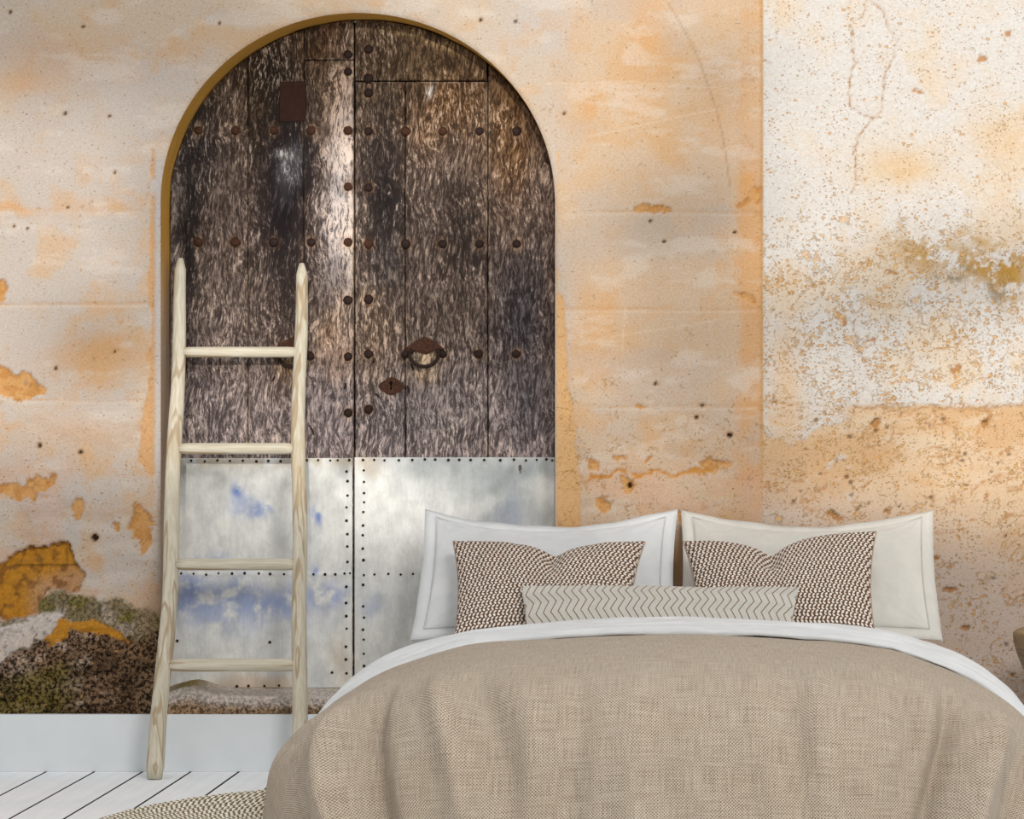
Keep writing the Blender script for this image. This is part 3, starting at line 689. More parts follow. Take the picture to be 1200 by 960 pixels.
# metal sheets
def sheet(parent, p0, p1, q0, q1, side, off):
    xa, xb = dx(p0), dx(p1); xa = max(xa, OX-OA+.002); xb = min(xb, OX+OA-.002)
    nx_, nz_ = int((xb-xa)/.004), int((dz(q0)-dz(q1))/.004)
    g1, g2 = np.meshgrid(np.linspace(xa, xb, nx_), np.linspace(dz(q1), dz(q0), nz_), indexing='ij')
    ppx = VX+g1*F/(D+YD); ppy = VY+(H-g2)*F/(D+YD)
    wx = ppx+14*(fbm(ppx, ppy, 36, 4, 15)-.5)*2; wy = ppy+14*(fbm(ppx, ppy, 36, 4, 16)-.5)*2
    c = np.zeros(ppx.shape+(3,)); c[:] = lin(226, 225, 221)
    c = mixc(c, lin(214, 215, 213), .8*sst(.46, .7, fbm(ppx, ppy, 70, 5, 17)))
    r = 0.0015*(fbm(wx, wy, 60, 3, 18)-.5)
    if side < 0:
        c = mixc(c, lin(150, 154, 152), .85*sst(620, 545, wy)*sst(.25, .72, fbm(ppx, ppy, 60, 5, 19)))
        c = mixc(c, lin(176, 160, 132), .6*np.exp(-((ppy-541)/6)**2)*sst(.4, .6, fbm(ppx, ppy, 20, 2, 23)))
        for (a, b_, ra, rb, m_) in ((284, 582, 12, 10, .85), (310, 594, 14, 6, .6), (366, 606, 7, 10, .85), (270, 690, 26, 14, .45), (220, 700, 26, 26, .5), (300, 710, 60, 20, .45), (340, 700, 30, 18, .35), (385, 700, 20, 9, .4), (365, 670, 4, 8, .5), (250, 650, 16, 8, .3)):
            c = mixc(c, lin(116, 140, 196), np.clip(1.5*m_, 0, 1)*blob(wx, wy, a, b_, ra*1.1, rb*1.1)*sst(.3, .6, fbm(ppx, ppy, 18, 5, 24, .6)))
        c = mixc(c, lin(196, 156, 104), .55*sst(786, 806, wy)*sst(225, 280, ppx)*sst(360, 330, ppx))
    else:
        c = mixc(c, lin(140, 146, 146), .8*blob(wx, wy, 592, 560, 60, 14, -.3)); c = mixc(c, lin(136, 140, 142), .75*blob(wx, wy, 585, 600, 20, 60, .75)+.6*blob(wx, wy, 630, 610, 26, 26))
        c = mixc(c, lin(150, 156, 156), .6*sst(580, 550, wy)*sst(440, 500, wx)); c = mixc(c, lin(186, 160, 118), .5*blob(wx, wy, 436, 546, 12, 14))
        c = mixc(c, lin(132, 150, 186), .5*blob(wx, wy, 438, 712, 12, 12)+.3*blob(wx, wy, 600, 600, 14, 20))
        for (a, b_) in ((512, 0.0), (600, .35), (632, .2), (472, -.1), (560, .15)):    # buckles running down from the top nails
            t_ = ppy-537; xx = ppx-a-b_*t_*-1; w_ = 5+.22*t_
            r = r+(.007*np.exp(-(xx/w_)**2)*np.exp(-t_/60)-.006*np.exp(-((xx-w_*1.6)/w_)**2)*np.exp(-t_/60))*sst(0, 10, t_)
        r = r+.007*blob(ppx, ppy, 600, 590, 16, 70, .8)-.006*blob(ppx, ppy, 575, 590, 14, 60, .8)
    c = mixc(c, lin(206, 176, 130), .4*blob(wx, wy, 405, 775, 12, 40))
    r = r+0.0022*np.exp(-((ppy-673)/2.2)**2)*(side < 0)
    y_ = YD-off-r
    V = np.stack([g1, y_, g2], 2).reshape(-1, 3)
    ring = [i*nz_ for i in range(nx_)]+[(nx_-1)*nz_+j for j in range(1, nz_)]+[i*nz_+nz_-1 for i in range(nx_-2, -1, -1)]+[j for j in range(nz_-2, 0, -1)]
    B = V[ring].copy(); B[:, 1] = YD-.002; n = len(ring); base = len(V)
    Fr = np.array([[ring[(i+1) % n], ring[i], base+i, base+(i+1) % n] for i in range(n)])
    cc = c.reshape(-1, 3)*.98
    return mesh_np('metal_sheet', np.concatenate([V, B]), np.concatenate([gridfaces(nx_, nz_), Fr]), MAT_SHEET, parent, True, {'Col': np.concatenate([cc, cc[ring]*.5])})
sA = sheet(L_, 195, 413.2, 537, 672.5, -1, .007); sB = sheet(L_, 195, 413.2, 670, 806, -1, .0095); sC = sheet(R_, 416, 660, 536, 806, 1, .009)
tag(sA, 'upper sheet metal panel with blue stains'); tag(sB, 'lower sheet metal panel, bluish and rusty at the bottom')
riv = dome_me('rivet', .0046, .004, 8); riv.materials.append(MAT_RUSTD)
def rivet(parent, p, q, y=YD-.0105, s_=1.0):
    o = bpy.data.objects.new('rivet', riv); C.objects.link(o); o.parent = parent
    o.location = (dx(p+rnd.uniform(-.8, .8)), y, dz(q+rnd.uniform(-.8, .8))); s_ *= .85+.3*rnd.random(); o.scale = (s_, s_, s_)
for p in (211, 225, 240, 256, 270, 286, 301, 315, 330, 345, 360, 374, 388, 397, 410): rivet(sA, p, 540, YD-.008)
for p in (213, 228, 242, 257, 273, 288, 304, 318, 333, 348, 368, 382, 393, 404, 411): rivet(sB, p, 672.5)
for q in (553, 564, 580, 595, 610, 626, 641, 658): rivet(sA, 407, q, YD-.008)
for q in (688, 706, 722, 737, 757, 772, 789): rivet(sB, 406.5, q)
for p, q in ((253, 805), (278, 804), (292, 803), (311, 804), (328, 803), (317, 753), (390, 788), (208, 751)): rivet(sB, p, q, s_=1.0)
for p in (426, 440, 452, 468, 484, 498, 511, 526, 538, 552, 568, 586, 602, 616, 630, 641, 647): rivet(sC, p, 539, YD-.012)
for q in (551, 564, 578, 588, 600, 616, 627, 643, 657, 673, 686, 711, 723, 737, 750, 766, 780): rivet(sC, 426.5, q)
for p in (440, 455, 470, 485): rivet(sC, p, 672.5)

# ============================================================ LADDER
def mat_ladder():
    m = M('pale_teak', 0.65, 0.25); v = m.coord(scale=(22, 22, 1.6))
    n = m.noise(v, 1.0, 2, 0.4, .3)
    w = m.math('SINE', m.math('MULTIPLY', n, 26.0)); f = m.noise(m.coord(scale=(120, 120, 6)), 1.0, 4, .6)
    c = m.mix(m.ramp(f, .3, .7), c4(184, 174, 152), c4(206, 198, 180))
    c = m.mix(m.math('MULTIPLY', m.ramp(w, .6, 1.0), .6), c, c4(146, 116, 76))
    c = m.mix(m.math('MULTIPLY', m.ramp(m.noise(m.coord(scale=(5, 5, 3)), 1.0, 3), .52, .7), .45), c, c4(180, 156, 116))
    m.color(c); m.bump(m.math('ADD', w, f), 0.0005); return m.m
MAT_LAD = mat_ladder()
lad = empty('ladder', (-1.62, -0.17, 0))
tag(lad, 'rustic pale wooden ladder leaning on the old door', 'ladder')
YF, YT = -0.172, 0.072
def rail(ptop, qtop, pfoot, wx, r0, r1):
    T = at(ptop, qtop, YT); s = F/(D+YF); B = Vector(((pfoot-VX)/s, YF, 0))
    n = 44; path = []; rads = []
    for i in range(n+1):
        t_ = i/n; p = B.lerp(T, t_); p.x += wx(t_)
        path.append(p-lad.location); r = r0+(r1-r0)*t_
        if t_ > .985: r *= .80
        if i == n: r *= .6
        if i == 0: r *= .8
        rads.append(r)
    V, Fc = tube_np(path, rads, 18, True, lambda i, th: .05*math.sin(2*th+i*.15)+.02*math.sin(i*.7))
    o = mesh_np('rail', V, Fc, MAT_LAD, lad)
    return lambda z: (B.lerp(T, z/T.z)+Vector((wx(z/T.z), 0, 0)))
rl = rail(215, 303, 181, lambda t_: .006*math.sin(t_*5.2)+.008*math.sin(t_*PI)*1.0-.004*math.sin(t_*14), .029, .0195)
rr = rail(353, 309, 349, lambda t_: .004*math.sin(t_*7)+.003*math.sin(t_*16), .027, .0195)
for q, rr_ in ((412, .0175), (526, .0185), (661, .019), (777, .021)):
    z = H-(q-VY)*(D-.05)/F
    a, b_ = rl(z), rr(z); dd = (b_-a).normalized()
    path = [(a+(b_-a)*t_+Vector((0, 0, .001*math.sin(t_*9+q)))-lad.location) for t_ in np.linspace(0.04, 0.97, 14)]
    rads = [rr_*(.9 if i in (0, 13) else 1) for i in range(14)]
    # build along local Z so that the grain runs with the rung
    L = (b_-a).length; V, Fc = tube_np([(.0015*math.sin(i), 0, (i/13*.93+.04)*L) for i in range(14)], rads, 16)
    o = mesh_np('rung', V, Fc, MAT_LAD, lad); o.location = a-lad.location
    o.rotation_euler = dd.to_track_quat('Z', 'Y').to_euler()

# ============================================================ RUG
def mat_rug():
    m = M('braided_jute', 0.95, 0.1); t_ = m.new('ShaderNodeTexCoord'); uv = m.xyz(t_.outputs['UV'])
    rw = m.math('ABSOLUTE', m.math('SINE', m.math('MULTIPLY', uv[0], PI)))          # braids
    row = m.math('FLOOR', uv[0]); ph = m.math('MULTIPLY', row, 2.4)
    st = m.math('SINE', m.math('ADD', m.math('MULTIPLY', uv[1], 2*PI), m.math('ADD', ph, m.math('MULTIPLY', uv[0], 3.0))))
    n = m.noise(m.coord(), 180, 4, .6)
    h = m.math('MULTIPLY', rw, m.math('ADD', .6, m.math('MULTIPLY', st, .4)))
    k = m.ramp(m.math('ADD', h, m.math('MULTIPLY', m.math('SUBTRACT', n, .5), .5)), .22, .60)
    c = m.mix(k, c4(104, 84, 44), m.mix(m.ramp(n, .35, .65), c4(218, 210, 190), c4(248, 244, 232)))
    m.color(c); return m.m
MAT_RUG = mat_rug()
rc, rR = Vector((-1.03, -1.13, 0)), 0.79
nr, na = 170, 840; p_ = 0.019
gr_, ga = np.meshgrid(np.linspace(0.02, rR, nr), np.linspace(0, 2*PI, na), indexing='ij')
arc = ga*gr_/.022; row = gr_/p_; nst = np.round(2*PI*(np.floor(row)+.5)*p_/.022); ua = ga/(2*PI)*nst
hz = 0.010+0.005*np.abs(np.sin(PI*row))*(.6+.4*np.sin(2*PI*ua+np.floor(row)*2.4+row*3))
hz = hz*sst(rR+.001, rR-.006, gr_)
wob = 1+.002*np.sin(ga*37)
V = np.stack([gr_*wob*np.cos(ga), gr_*wob*np.sin(ga), hz+.0005], 2).reshape(-1, 3)
rug = mesh_np('round_rug', V, gridfaces(nr, na), MAT_RUG, None, True, uv=np.stack([row.ravel(), ua.ravel()], 1))
rug.location = rc; tag(rug, 'round braided cream jute rug partly under the bed', 'rug')

# ============================================================ BED
BX = -0.168
def mat_cloth(name, a, b, pitch=.0022, dist=.0006, wr=True):
    m = M(name, 0.9, 0.15); t_ = m.new('ShaderNodeTexCoord'); uv = m.xyz(t_.outputs['UV'])
    s1 = m.math('SINE', m.math('MULTIPLY', uv[0], 2*PI/pitch)); s2 = m.math('SINE', m.math('MULTIPLY', uv[1], 2*PI/pitch))
    n = m.noise(m.coord(), 12, 5, .6, .3)
    m.color(m.mix(m.ramp(n, .3, .7), a, b)); m.bump(m.math('ADD', m.math('MULTIPLY', s1, s2), m.math('MULTIPLY', n, 4 if wr else 1)), dist)
    m.b.inputs['Sheen Weight'].default_value = .15
    return m.m
MAT_COTTON = mat_cloth('white_cotton', c4(240, 242, 243), c4(248, 249, 249))
def mat_linen():
    m = M('natural_linen', 0.95, 0.1); t_ = m.new('ShaderNodeTexCoord'); tu = t_.outputs['UV']; uv = m.xyz(tu)
    def mp(sc, lo=(0, 0, 0)):
        q = m.new('ShaderNodeMapping'); q.inputs['Scale'].default_value = sc; q.inputs['Location'].default_value = lo
        m.t.links.new(tu, q.inputs[0]); return q.outputs[0]
    wob = m.noise(mp((30, 30, 1)), 1.0, 2); p = .0078
    u_ = m.math('ADD', m.math('MULTIPLY', uv[0], 2*PI/p), m.math('MULTIPLY', wob, 2.5)); v_ = m.math('ADD', m.math('MULTIPLY', uv[1], 2*PI/p), m.math('MULTIPLY', wob, 2.5))
    wv = m.math('MULTIPLY', m.math('SINE', u_), m.math('SINE', v_))
    hx = m.noise(mp((12, 380, 1)), 1.0, 3, .6); vx = m.noise(mp((380, 12, 1), (3, 3, 0)), 1.0, 3, .6)
    th = m.math('ADD', m.math('MULTIPLY', m.math('SUBTRACT', hx, .5), .6), m.math('MULTIPLY', m.math('SUBTRACT', vx, .5), .6))
    fine = m.noise(mp((500, 500, 1)), 1.0, 3, .6)
    k = m.math('ADD', m.math('MULTIPLY', wv, .34), m.math('ADD', th, m.math('MULTIPLY', m.math('SUBTRACT', fine, .5), .9)))
    cl = m.noise(mp((5, 5, 1)), 1.0, 3)
    c = m.mix(m.ramp(k, -.5, .42), c4(112, 92, 72), c4(210, 196, 178))
    c = m.mix(m.math('MULTIPLY', m.ramp(cl, .35, .7), .25), c, m.mix(1.0, c, (.92, .86, .78, 1), 'MULTIPLY'))
    c = m.mix(m.math('MULTIPLY', m.ramp(m.noise(mp((3.5, 150, 1), (7, 1, 0)), 1.0, 3, .6), .69, .72), .6), c, c4(112, 92, 72))
    m.color(c); m.bump(k, .0018); m.b.inputs['Sheen Weight'].default_value = .1
    return m.m
MAT_LINEN = mat_linen()
MAT_DKWOOD = mat_plain('bed_wood', lin(150, 120, 86), .6, .3, .15, 12)
bed = empty('bed', (BX, -1.05, 0))
tag(bed, 'wide low double bed under the white pillows and linen cover', 'bed')
def bchild(name, bm, mat, smooth=False):
    o = bm_obj(name, bm, mat, bed, smooth); o.matrix_parent_inverse = Matrix.Translation(-bed.location); return o
bchild('mattress', box_bm(BX-.70, BX+.70, -1.93, -.03, .24, .468, .05, 5), MAT_COTTON, True)
bchild('bed_base', box_bm(BX-.69, BX+.69, -1.92, -.03, .12, .24, .01), MAT_DKWOOD)
for sx in (-1, 1):
    for yy_ in (-.12, -1.82): bchild('leg', box_bm(BX+sx*.6-.03, BX+sx*.6+.03, yy_-.03, yy_+.03, .016, .12, .004), MAT_DKWOOD)

# side and foot profiles of the cover, by arc length
def arcs(tab):
    tab = np.array(tab, float); s = np.concatenate([[0], np.cumsum(np.hypot(*np.diff(tab, axis=0).T))]); return s, tab
def smooth_tab(tab, n=200):
    s, tb = arcs(tab); q = np.linspace(0, s[-1], n); x = np.interp(q, s, tb[:, 0]); z = np.interp(q, s, tb[:, 1])
    for _ in range(60):
        x[1:-1] = (x[:-2]+2*x[1:-1]+x[2:])/4; z[1:-1] = (z[:-2]+2*z[1:-1]+z[2:])/4
    return arcs(np.stack([x, z], 1))
SIDE = [(0, .566), (.218, .561), (.444, .547), (.596, .526), (.746, .476), (.837, .432), (.90, .385), (.955, .335), (.985, .28), (1.0, .18), (1.02, .02)]
sS, tS = smooth_tab(SIDE)
U0 = .42
x0s = np.interp(U0, sS, tS[:, 0]); z0s = np.interp(U0, sS, tS[:, 1])
FOOT = [(0, 0), (.14, -.006), (.24, -.024), (.31, -.058), (.355, -.115), (.385, -.19), (.40, -.28), (.42, -.40), (.44, -.53)]
sF, tF = smooth_tab(FOOT)
YC = -1.74
def cover_surface(u, v):
    """u across (0 = middle), v = arc distance from the head side going to the foot (Y = -v until YC)"""
    U = np.abs(u); sg = np.sign(u); E = np.maximum(U-U0, 0); Vf = np.maximum(v+YC, 0)
    # plain side
    xs_ = np.interp(U, sS, tS[:, 0]); zs_ = np.interp(U, sS, tS[:, 1])
    Xp = sg*xs_; Yp = -np.minimum(v, -YC); Zp = zs_.copy()
    th = np.arctan2(Vf, E+1e-9); m_ = 2.6
    l = (E**m_+Vf**m_)**(1/m_)
    so_ = np.interp(np.minimum(U0+l, sS[-1]), sS, tS[:, 0])-x0s; sz = np.interp(np.minimum(U0+l, sS[-1]), sS, tS[:, 1])
    fo = np.interp(np.minimum(l, sF[-1]), sF, tF[:, 0]); fz = np.interp(np.minimum(l, sF[-1]), sF, tF[:, 1])
    ct, st_ = np.cos(th), np.sin(th); n_ = (ct**m_+st_**m_)**(1/m_)
    w = st_**2
    top_z = np.interp(np.minimum(U, U0), sS, tS[:, 1])
    cx = np.interp(np.minimum(U, U0), sS, tS[:, 0])
    X2 = sg*(cx+so_*ct/n_); Y2 = YC-fo*st_/n_
    Z2 = (1-w)*(sz)+w*(top_z+fz); Z2 = np.where(E <= 0, top_z+fz, Z2)
    cor = Vf > 0
    return np.where(cor, X2, Xp), np.where(cor, Y2, Yp), np.where(cor, Z2, Zp), l*(cor)+E*(~cor), np.where(cor, st_**2, 0)
def cover_mesh():
    nu, nv = 560, 420
    u = np.linspace(-1.24, 1.24, nu); v = np.linspace(1.275, 2.52, nv)
    gu, gv = np.meshgrid(u, v, indexing='ij')
    X_, Y_, Z_, l, ff = cover_surface(gu, gv)
    P = np.stack([X_, Y_, Z_], 2)
    e = np.gradient(P, axis=0); f = np.gradient(P, axis=1); N = np.cross(f, e)
    N /= np.linalg.norm(N, axis=2, keepdims=True)+1e-9
    N *= np.sign(N[..., 2:3]+.3*np.abs(N[..., 0:1])+1e-6) if False else 1
    mid = N[nu//2, 10]; 
    if mid[2] < 0: N = -N
    # perimeter coordinate (runs round the cover) and how far the cloth already hangs
    hang = sst(.16, .55, np.where(gv+YC > 0, l, l-.18))
    peri = np.where(ff > 0, 0, 0)+np.arctan2(gv+YC+.5, np.abs(gu))*0
    A = np.zeros_like(gu)
    rr_ = np.random.RandomState(5)
    # folds on the front: ridges at given u, widening downwards
    for (uc, lean, wd, am, l0) in ((-.78, -.10, .035, .020, .10), (-.66, -.10, .030, -.017, .12), (-.56, .10, .030, .016, .14), (-.47, .16, .035, -.018, .12), (-.36, .05, .03, .012, .18), (-.24, .06, .028, -.013, .12), (-.13, .12, .035, .010, .2),
                                   (.05, -.05, .04, -.008, .2), (.20, .10, .03, .009, .15), (.33, -.03, .03, -.013, .12), (.42, -.12, .032, .012, .14), (.58, .0, .035, -.010, .15), (.70, -.04, .028, -.021, .10), (.78, .04, .034, .020, .12), (.90, .04, .035, -.012, .1)):
        t_ = gv+YC; cx = uc+lean*t_+.02*np.sin(t_*9+uc*7); w_ = wd*(.8+.9*np.clip(t_, 0, 1))
        A += (1.15+1.5*sst(.36, .62, np.abs(gu)))*am*np.exp(-((gu-cx)/w_)**2)*sst(l0, l0+.28, t_)*(1.0+.5*t_)
    # folds on the sides: run down from the top, indexed by v
    for k_ in range(12):
        vc = 1.45+k_*.085+rr_.uniform(-.02, .02); am = rr_.choice([-1, 1])*rr_.uniform(.005, .011)
        A += am*np.exp(-((gv-vc-.06*(np.abs(gu)-.9))/.028)**2)*sst(.75, 1.0, np.abs(gu))*sst(2.1, 1.9, gv)
    # broad dimples and quilting softness on the top
    A += .012*(fbm(gu*1000, gv*1000, 260, 3, 31)-.5)+.0035*(fbm(gu*1000, gv*1000, 70, 3, 32)-.5)*(.4+hang)
    A += .018*(fbm(gu*1000, gv*400, 120, 3, 34)-.5)*sst(.05, .5, gv+YC)
    P = P+N*A[..., None]
    P[..., 2] = np.maximum(P[..., 2], .018+.004*fbm(gu*1000, gv*1000, 40, 2, 3))
    P[..., 0] += BX
    o = mesh_np('linen_bedspread', P.reshape(-1, 3), gridfaces(nu, nv)[:, ::-1] if mid[2] > 0 else gridfaces(nu, nv), MAT_LINEN, None, True, uv=np.stack([gu.ravel(), gv.ravel()], 1))
    md = o.modifiers.new('thick', 'SOLIDIFY'); md.thickness = .006; md.offset = -1
    return o
cov = cover_mesh(); tag(cov, 'sand-coloured coarse linen bedspread draped over the bed', 'bedspread')
# white folded sheet
def sheet_fold():
    prof = [(-.78, -.094), (-.80, -.065), (-.815, -.025), (-.83, -.006), (-.855, .004), (-.90, .010), (-.95, .010), (-1.01, .009), (-1.06, .006), (-1.085, .001), (-1.10, .004), (-1.13, .0115), (-1.20, .013), (-1.26, .012), (-1.295, .0105), (-1.310, .006), (-1.313, .001), (-1.306, -.003)]
    s, tb = arcs(prof); nv = 110; q = np.linspace(0, s[-1], nv); yv = np.interp(q, s, tb[:, 0]); dzv = np.interp(q, s, tb[:, 1])
    for _ in range(3): yv[1:-1] = (yv[:-2]+2*yv[1:-1]+yv[2:])/4; dzv[1:-1] = (dzv[:-2]+2*dzv[1:-1]+dzv[2:])/4
    nu = 420; u = np.linspace(-1.30, 1.30, nu); U = np.minimum(np.abs(u), sS[-1])
    x = np.sign(u)*np.interp(U, sS, tS[:, 0]); z = np.interp(U, sS, tS[:, 1])
    tx = np.gradient(x); tz = np.gradient(z); L = np.hypot(tx, tz)+1e-9; nx_ = -tz/L; nz_ = tx/L
    gu, gq = np.meshgrid(u, q, indexing='ij')
    cre = .016*(fbm(gu*160, gq*1000, 42, 4, 41)-.5)+.006*np.sin(gq*70+4*fbm(gu*300, gq*300, 80, 2, 42))*sst(.25, .6, np.abs(gu))*sst(0.1, .3, gq)*sst(.62, .5, gq)
    for (qa, sl_, am_, ua, ub) in ((.27, .03, -.006, -.9, .1), (.33, -.05, -.006, .05, .75), (.38, .04, -.005, .3, 1.0), (.30, -.04, .005, .2, .7), (.36, .05, .004, -.7, -.1)):
        cre = cre+am_*np.exp(-((gq-qa-sl_*gu-.008*np.sin(gu*9))/.007)**2)*sst(ua, ua+.15, gu)*sst(ub, ub-.15, gu)
    grow = np.interp(-yv, [.8, .95, 1.12, 1.31], [1.0, 1.0, .5, 0.])[None]*.022*sst(.5, .95, np.abs(u))[:, None]
    off = dzv[None]*(1+0*gu)+cre+grow
    P = np.zeros((nu, nv, 3)); P[..., 0] = BX+x[:, None]+nx_[:, None]*off; P[..., 2] = np.maximum(z[:, None]+nz_[:, None]*off, .03)
    P[..., 1] = yv[None]+.004*(fbm(gu*400, gq*0, 90, 2, 43)-.5)+.018*np.exp(-((gu-.60)/.012)**2)*sst(.56, .64, gq)
    o = mesh_np('folded_sheet', P.reshape(-1, 3), gridfaces(nu, nv)[:, ::-1], MAT_COTTON, None, True, uv=np.stack([gu.ravel(), gq.ravel()], 1))
    return o
sf = sheet_fold(); tag(sf, 'white cotton sheet folded back over the bedspread', 'sheet')

# ---- pillows and cushions
def pillow_np(w, h, t_, nu=120, nv=90, cx=.05, cz=.06, dip=0, dipu=.0, crease=0, pw=.42, seed=0, wr=.006, taper=0):
    u = np.linspace(-1, 1, nu); v = np.linspace(-1, 1, nv)
    u = np.sin(u*PI/2*.92)/math.sin(PI/2*.92); v = np.sin(v*PI/2*.92)/math.sin(PI/2*.92)
    gu, gv = np.meshgrid(u, v, indexing='ij')
    x = w/2*gu*(1-cx*(1-gv**2)); z = h/2*gv*(1-np.where(gv > 0, cz, .06)*(1-gu**2))
    top = sst(-.6, 1.0, gv)
    x = x*(1+taper*gv)
    z = z-dip*top*np.exp(-(np.abs(gu-dipu)/.33)**1.25)
    th = t_/2*(np.clip((1-gu**2)*(1-gv**2), 0, 1))**pw
    fr = th*(1-crease*np.exp(-((gu-dipu)/.10)**2)*sst(-.1, 1.0, gv))
    e = np.clip((1-gu**2)*(1-gv**2)*6, 0, 1)
    fr = fr+e*wr*2*(fbm(gu*w*1000, gv*h*1000, 90, 4, seed)-.5)
    # corner tucks
    rad = np.hypot(1-np.abs(gu), 1-np.abs(gv)); fr = fr*(1-.10*np.exp(-(rad/.5)**2)*(.5+.5*np.sin(14*np.arctan2(1-np.abs(gu), 1-np.abs(gv)))))
    Vf = np.stack([x, -fr, z], 2).reshape(-1, 3); Vb = np.stack([x, th, z], 2).reshape(-1, 3)
    Vb[:, 1] += .0005
    Ff = gridfaces(nu, nv); Fb = gridfaces(nu, nv, nu*nv)[:, ::-1]
    uv = np.stack([(gu*w/2).ravel(), (gv*h/2).ravel()], 1)
    return np.concatenate([Vf, Vb]), np.concatenate([Ff, Fb]), np.concatenate([uv, uv+.003]), (gu, gv, x, z)
def place(o, px_c, ztop_base, ybase, lean, roll=0, yaw=0):
    """foot edge centre at (px metre X, ybase, z), leaning back by lean"""
    o.rotation_euler = (-lean, roll, yaw)
    o.location = (px_c, ybase, ztop_base)
def lift(V, h): V = V.copy(); V[:, 2] += h/2; return V
MAT_SEAM = mat_plain('grey_seam', lin(200, 200, 197), .9, .1)
MAT_COTTON_SHADE = mat_cloth('shaded_white_cotton', c4(238, 234, 224), c4(246, 242, 232))  # white cotton with the right pillow's shading put into its colour
def white_pillow(xc, mat, seed, lab, roll):
    w, h, t_ = .735, .444, .17
    V, Fc, uv, (gu, gv, x, z) = pillow_np(w, h, t_, 110, 80, .03, .34, 0, 0, 0, .40, seed, .007)
    o = mesh_np('bed_pillow', lift(V, h+.06), Fc, mat, None, True, uv=uv)
    # flange: a flat border following the outline, ears at the corners
    def outline(k, ex):
        n = 60; pts = []
        for (a0, b0, a1, b1) in ((-1, -1, 1, -1), (1, -1, 1, 1), (1, 1, -1, 1), (-1, 1, -1, -1)):
            for i in range(n):
                f_ = i/n; a = a0+(a1-a0)*f_; b_ = b0+(b1-b0)*f_
                X_ = w/2*a*(1-.03*(1-b_**2)); Z_ = h/2*b_*(1-(.34 if b_ > 0 else .06)*(1-a**2))
                pts.append((X_+ex*a*(abs(a) > -1), Z_+ex*b_, a, b_))
        return pts
    ri = outline(0, -.004); ro = outline(0, .040); rm = outline(0, .018); N = len(ri); V2 = []
    for s_, yo in ((1, -.0035), (2, .0035)):
        for rg, k_ in ((ri, 0), (rm, .5), (ro, 1)):
            for i, (X_, Z_, a, b_) in enumerate(rg):
                ws = .004*math.sin(i*.21+seed)*k_+.002*math.sin(i*.53)*k_
                V2.append((X_, yo*(1-.5*k_)+ws, Z_+(h+.06)/2))
    F2 = []
    for L0 in (0, 3*N):
        for r_ in range(2):
            for i in range(N):
                q = [L0+r_*N+i, L0+r_*N+(i+1) % N, L0+(r_+1)*N+(i+1) % N, L0+(r_+1)*N+i]; F2.append(q if L0 else q[::-1])
    for i in range(N): F2.append([2*N+i, 2*N+(i+1) % N, 5*N+(i+1) % N, 5*N+i][::-1])
    mesh_np('flange', V2, F2, mat, o, True, uv=np.array([(a[0], a[2]) for a in V2]))
    path = [(X_, -.007, Z_+(h+.06)/2) for (X_, Z_, a, b_) in outline(0, .002)]; path.append(path[0])
    Vs, Fs = tube_np(path, [.0014]*len(path), 6, False); mesh_np('seam', Vs, Fs, MAT_SEAM, o)
    place(o, xc, .475, -.42, math.radians(42), roll); tag(o, lab, 'pillow', 'white oxford pillows at the head of the bed')
    return o
white_pillow(BX-.420, MAT_COTTON, 3, 'large white flanged pillow on the left half of the bed', .0)
white_pillow(BX+.404, MAT_COTTON_SHADE, 8, 'large white flanged pillow on the right half of the bed', .0)

def mat_knit():
    m = M('brown_cream_weave', 0.95, 0.1); t_ = m.new('ShaderNodeTexCoord'); tu = t_.outputs['UV']
    q = m.new('ShaderNodeMapping'); q.inputs['Rotation'].default_value = (0, 0, .5); m.t.links.new(tu, q.inputs[0])
    nz = m.new('ShaderNodeTexNoise'); m.t.links.new(tu, nz.inputs['Vector']); nz.inputs['Scale'].default_value = 60; nz.inputs['Detail'].default_value = 2
    uv = m.xyz(tu); p = .0138
    u_ = m.math('DIVIDE', uv[0], p*.5); v_ = m.math('DIVIDE', uv[1], p*.72)
    u_ = m.math('ADD', u_, m.math('MULTIPLY', nz.outputs[0], .9)); v_ = m.math('ADD', v_, m.math('MULTIPLY', nz.outputs[0], .9))
    row = m.math('FLOOR', v_)
    # stitches: slanted ovals alternating each row
    par = m.math('SUBTRACT', m.math('MULTIPLY', m.math('MODULO', m.math('ABSOLUTE', row), 2.0), 2.0), 1.0)
    us = m.math('ADD', m.math('ADD', u_, m.math('MULTIPLY', m.math('MULTIPLY', m.math('FRACT', v_), par), .7)), m.math('MULTIPLY', row, .5))
    fu = m.math('ABSOLUTE', m.math('SUBTRACT', m.math('FRACT', m.math('MULTIPLY', us, .5)), .5)); fv = m.math('ABSOLUTE', m.math('SUBTRACT', m.math('FRACT', v_), .5))
    d_ = m.math('SQRT', m.math('ADD', m.math('POWER', m.math('MULTIPLY', fu, 2.5), 2.0), m.math('POWER', m.math('MULTIPLY', fv, 1.6), 2.0)))
    k = m.ramp(d_, .90, .62)
    f = m.noise(m.coord(), 300, 3, .6)
    c = m.mix(k, m.mix(m.ramp(f, .3, .7), c4(88, 64, 50), c4(116, 86, 68)), m.mix(m.ramp(f, .3, .7), c4(222, 210, 194), c4(248, 240, 230)))
    m.color(c); m.bump(k, .004); return m.m
MAT_KNIT = mat_knit()
def mat_knit_edge():
    return mat_plain('cushion_piping', lin(170, 150, 132), .95, .1, .3, 200, .002)
MAT_PIPE = mat_knit_edge()
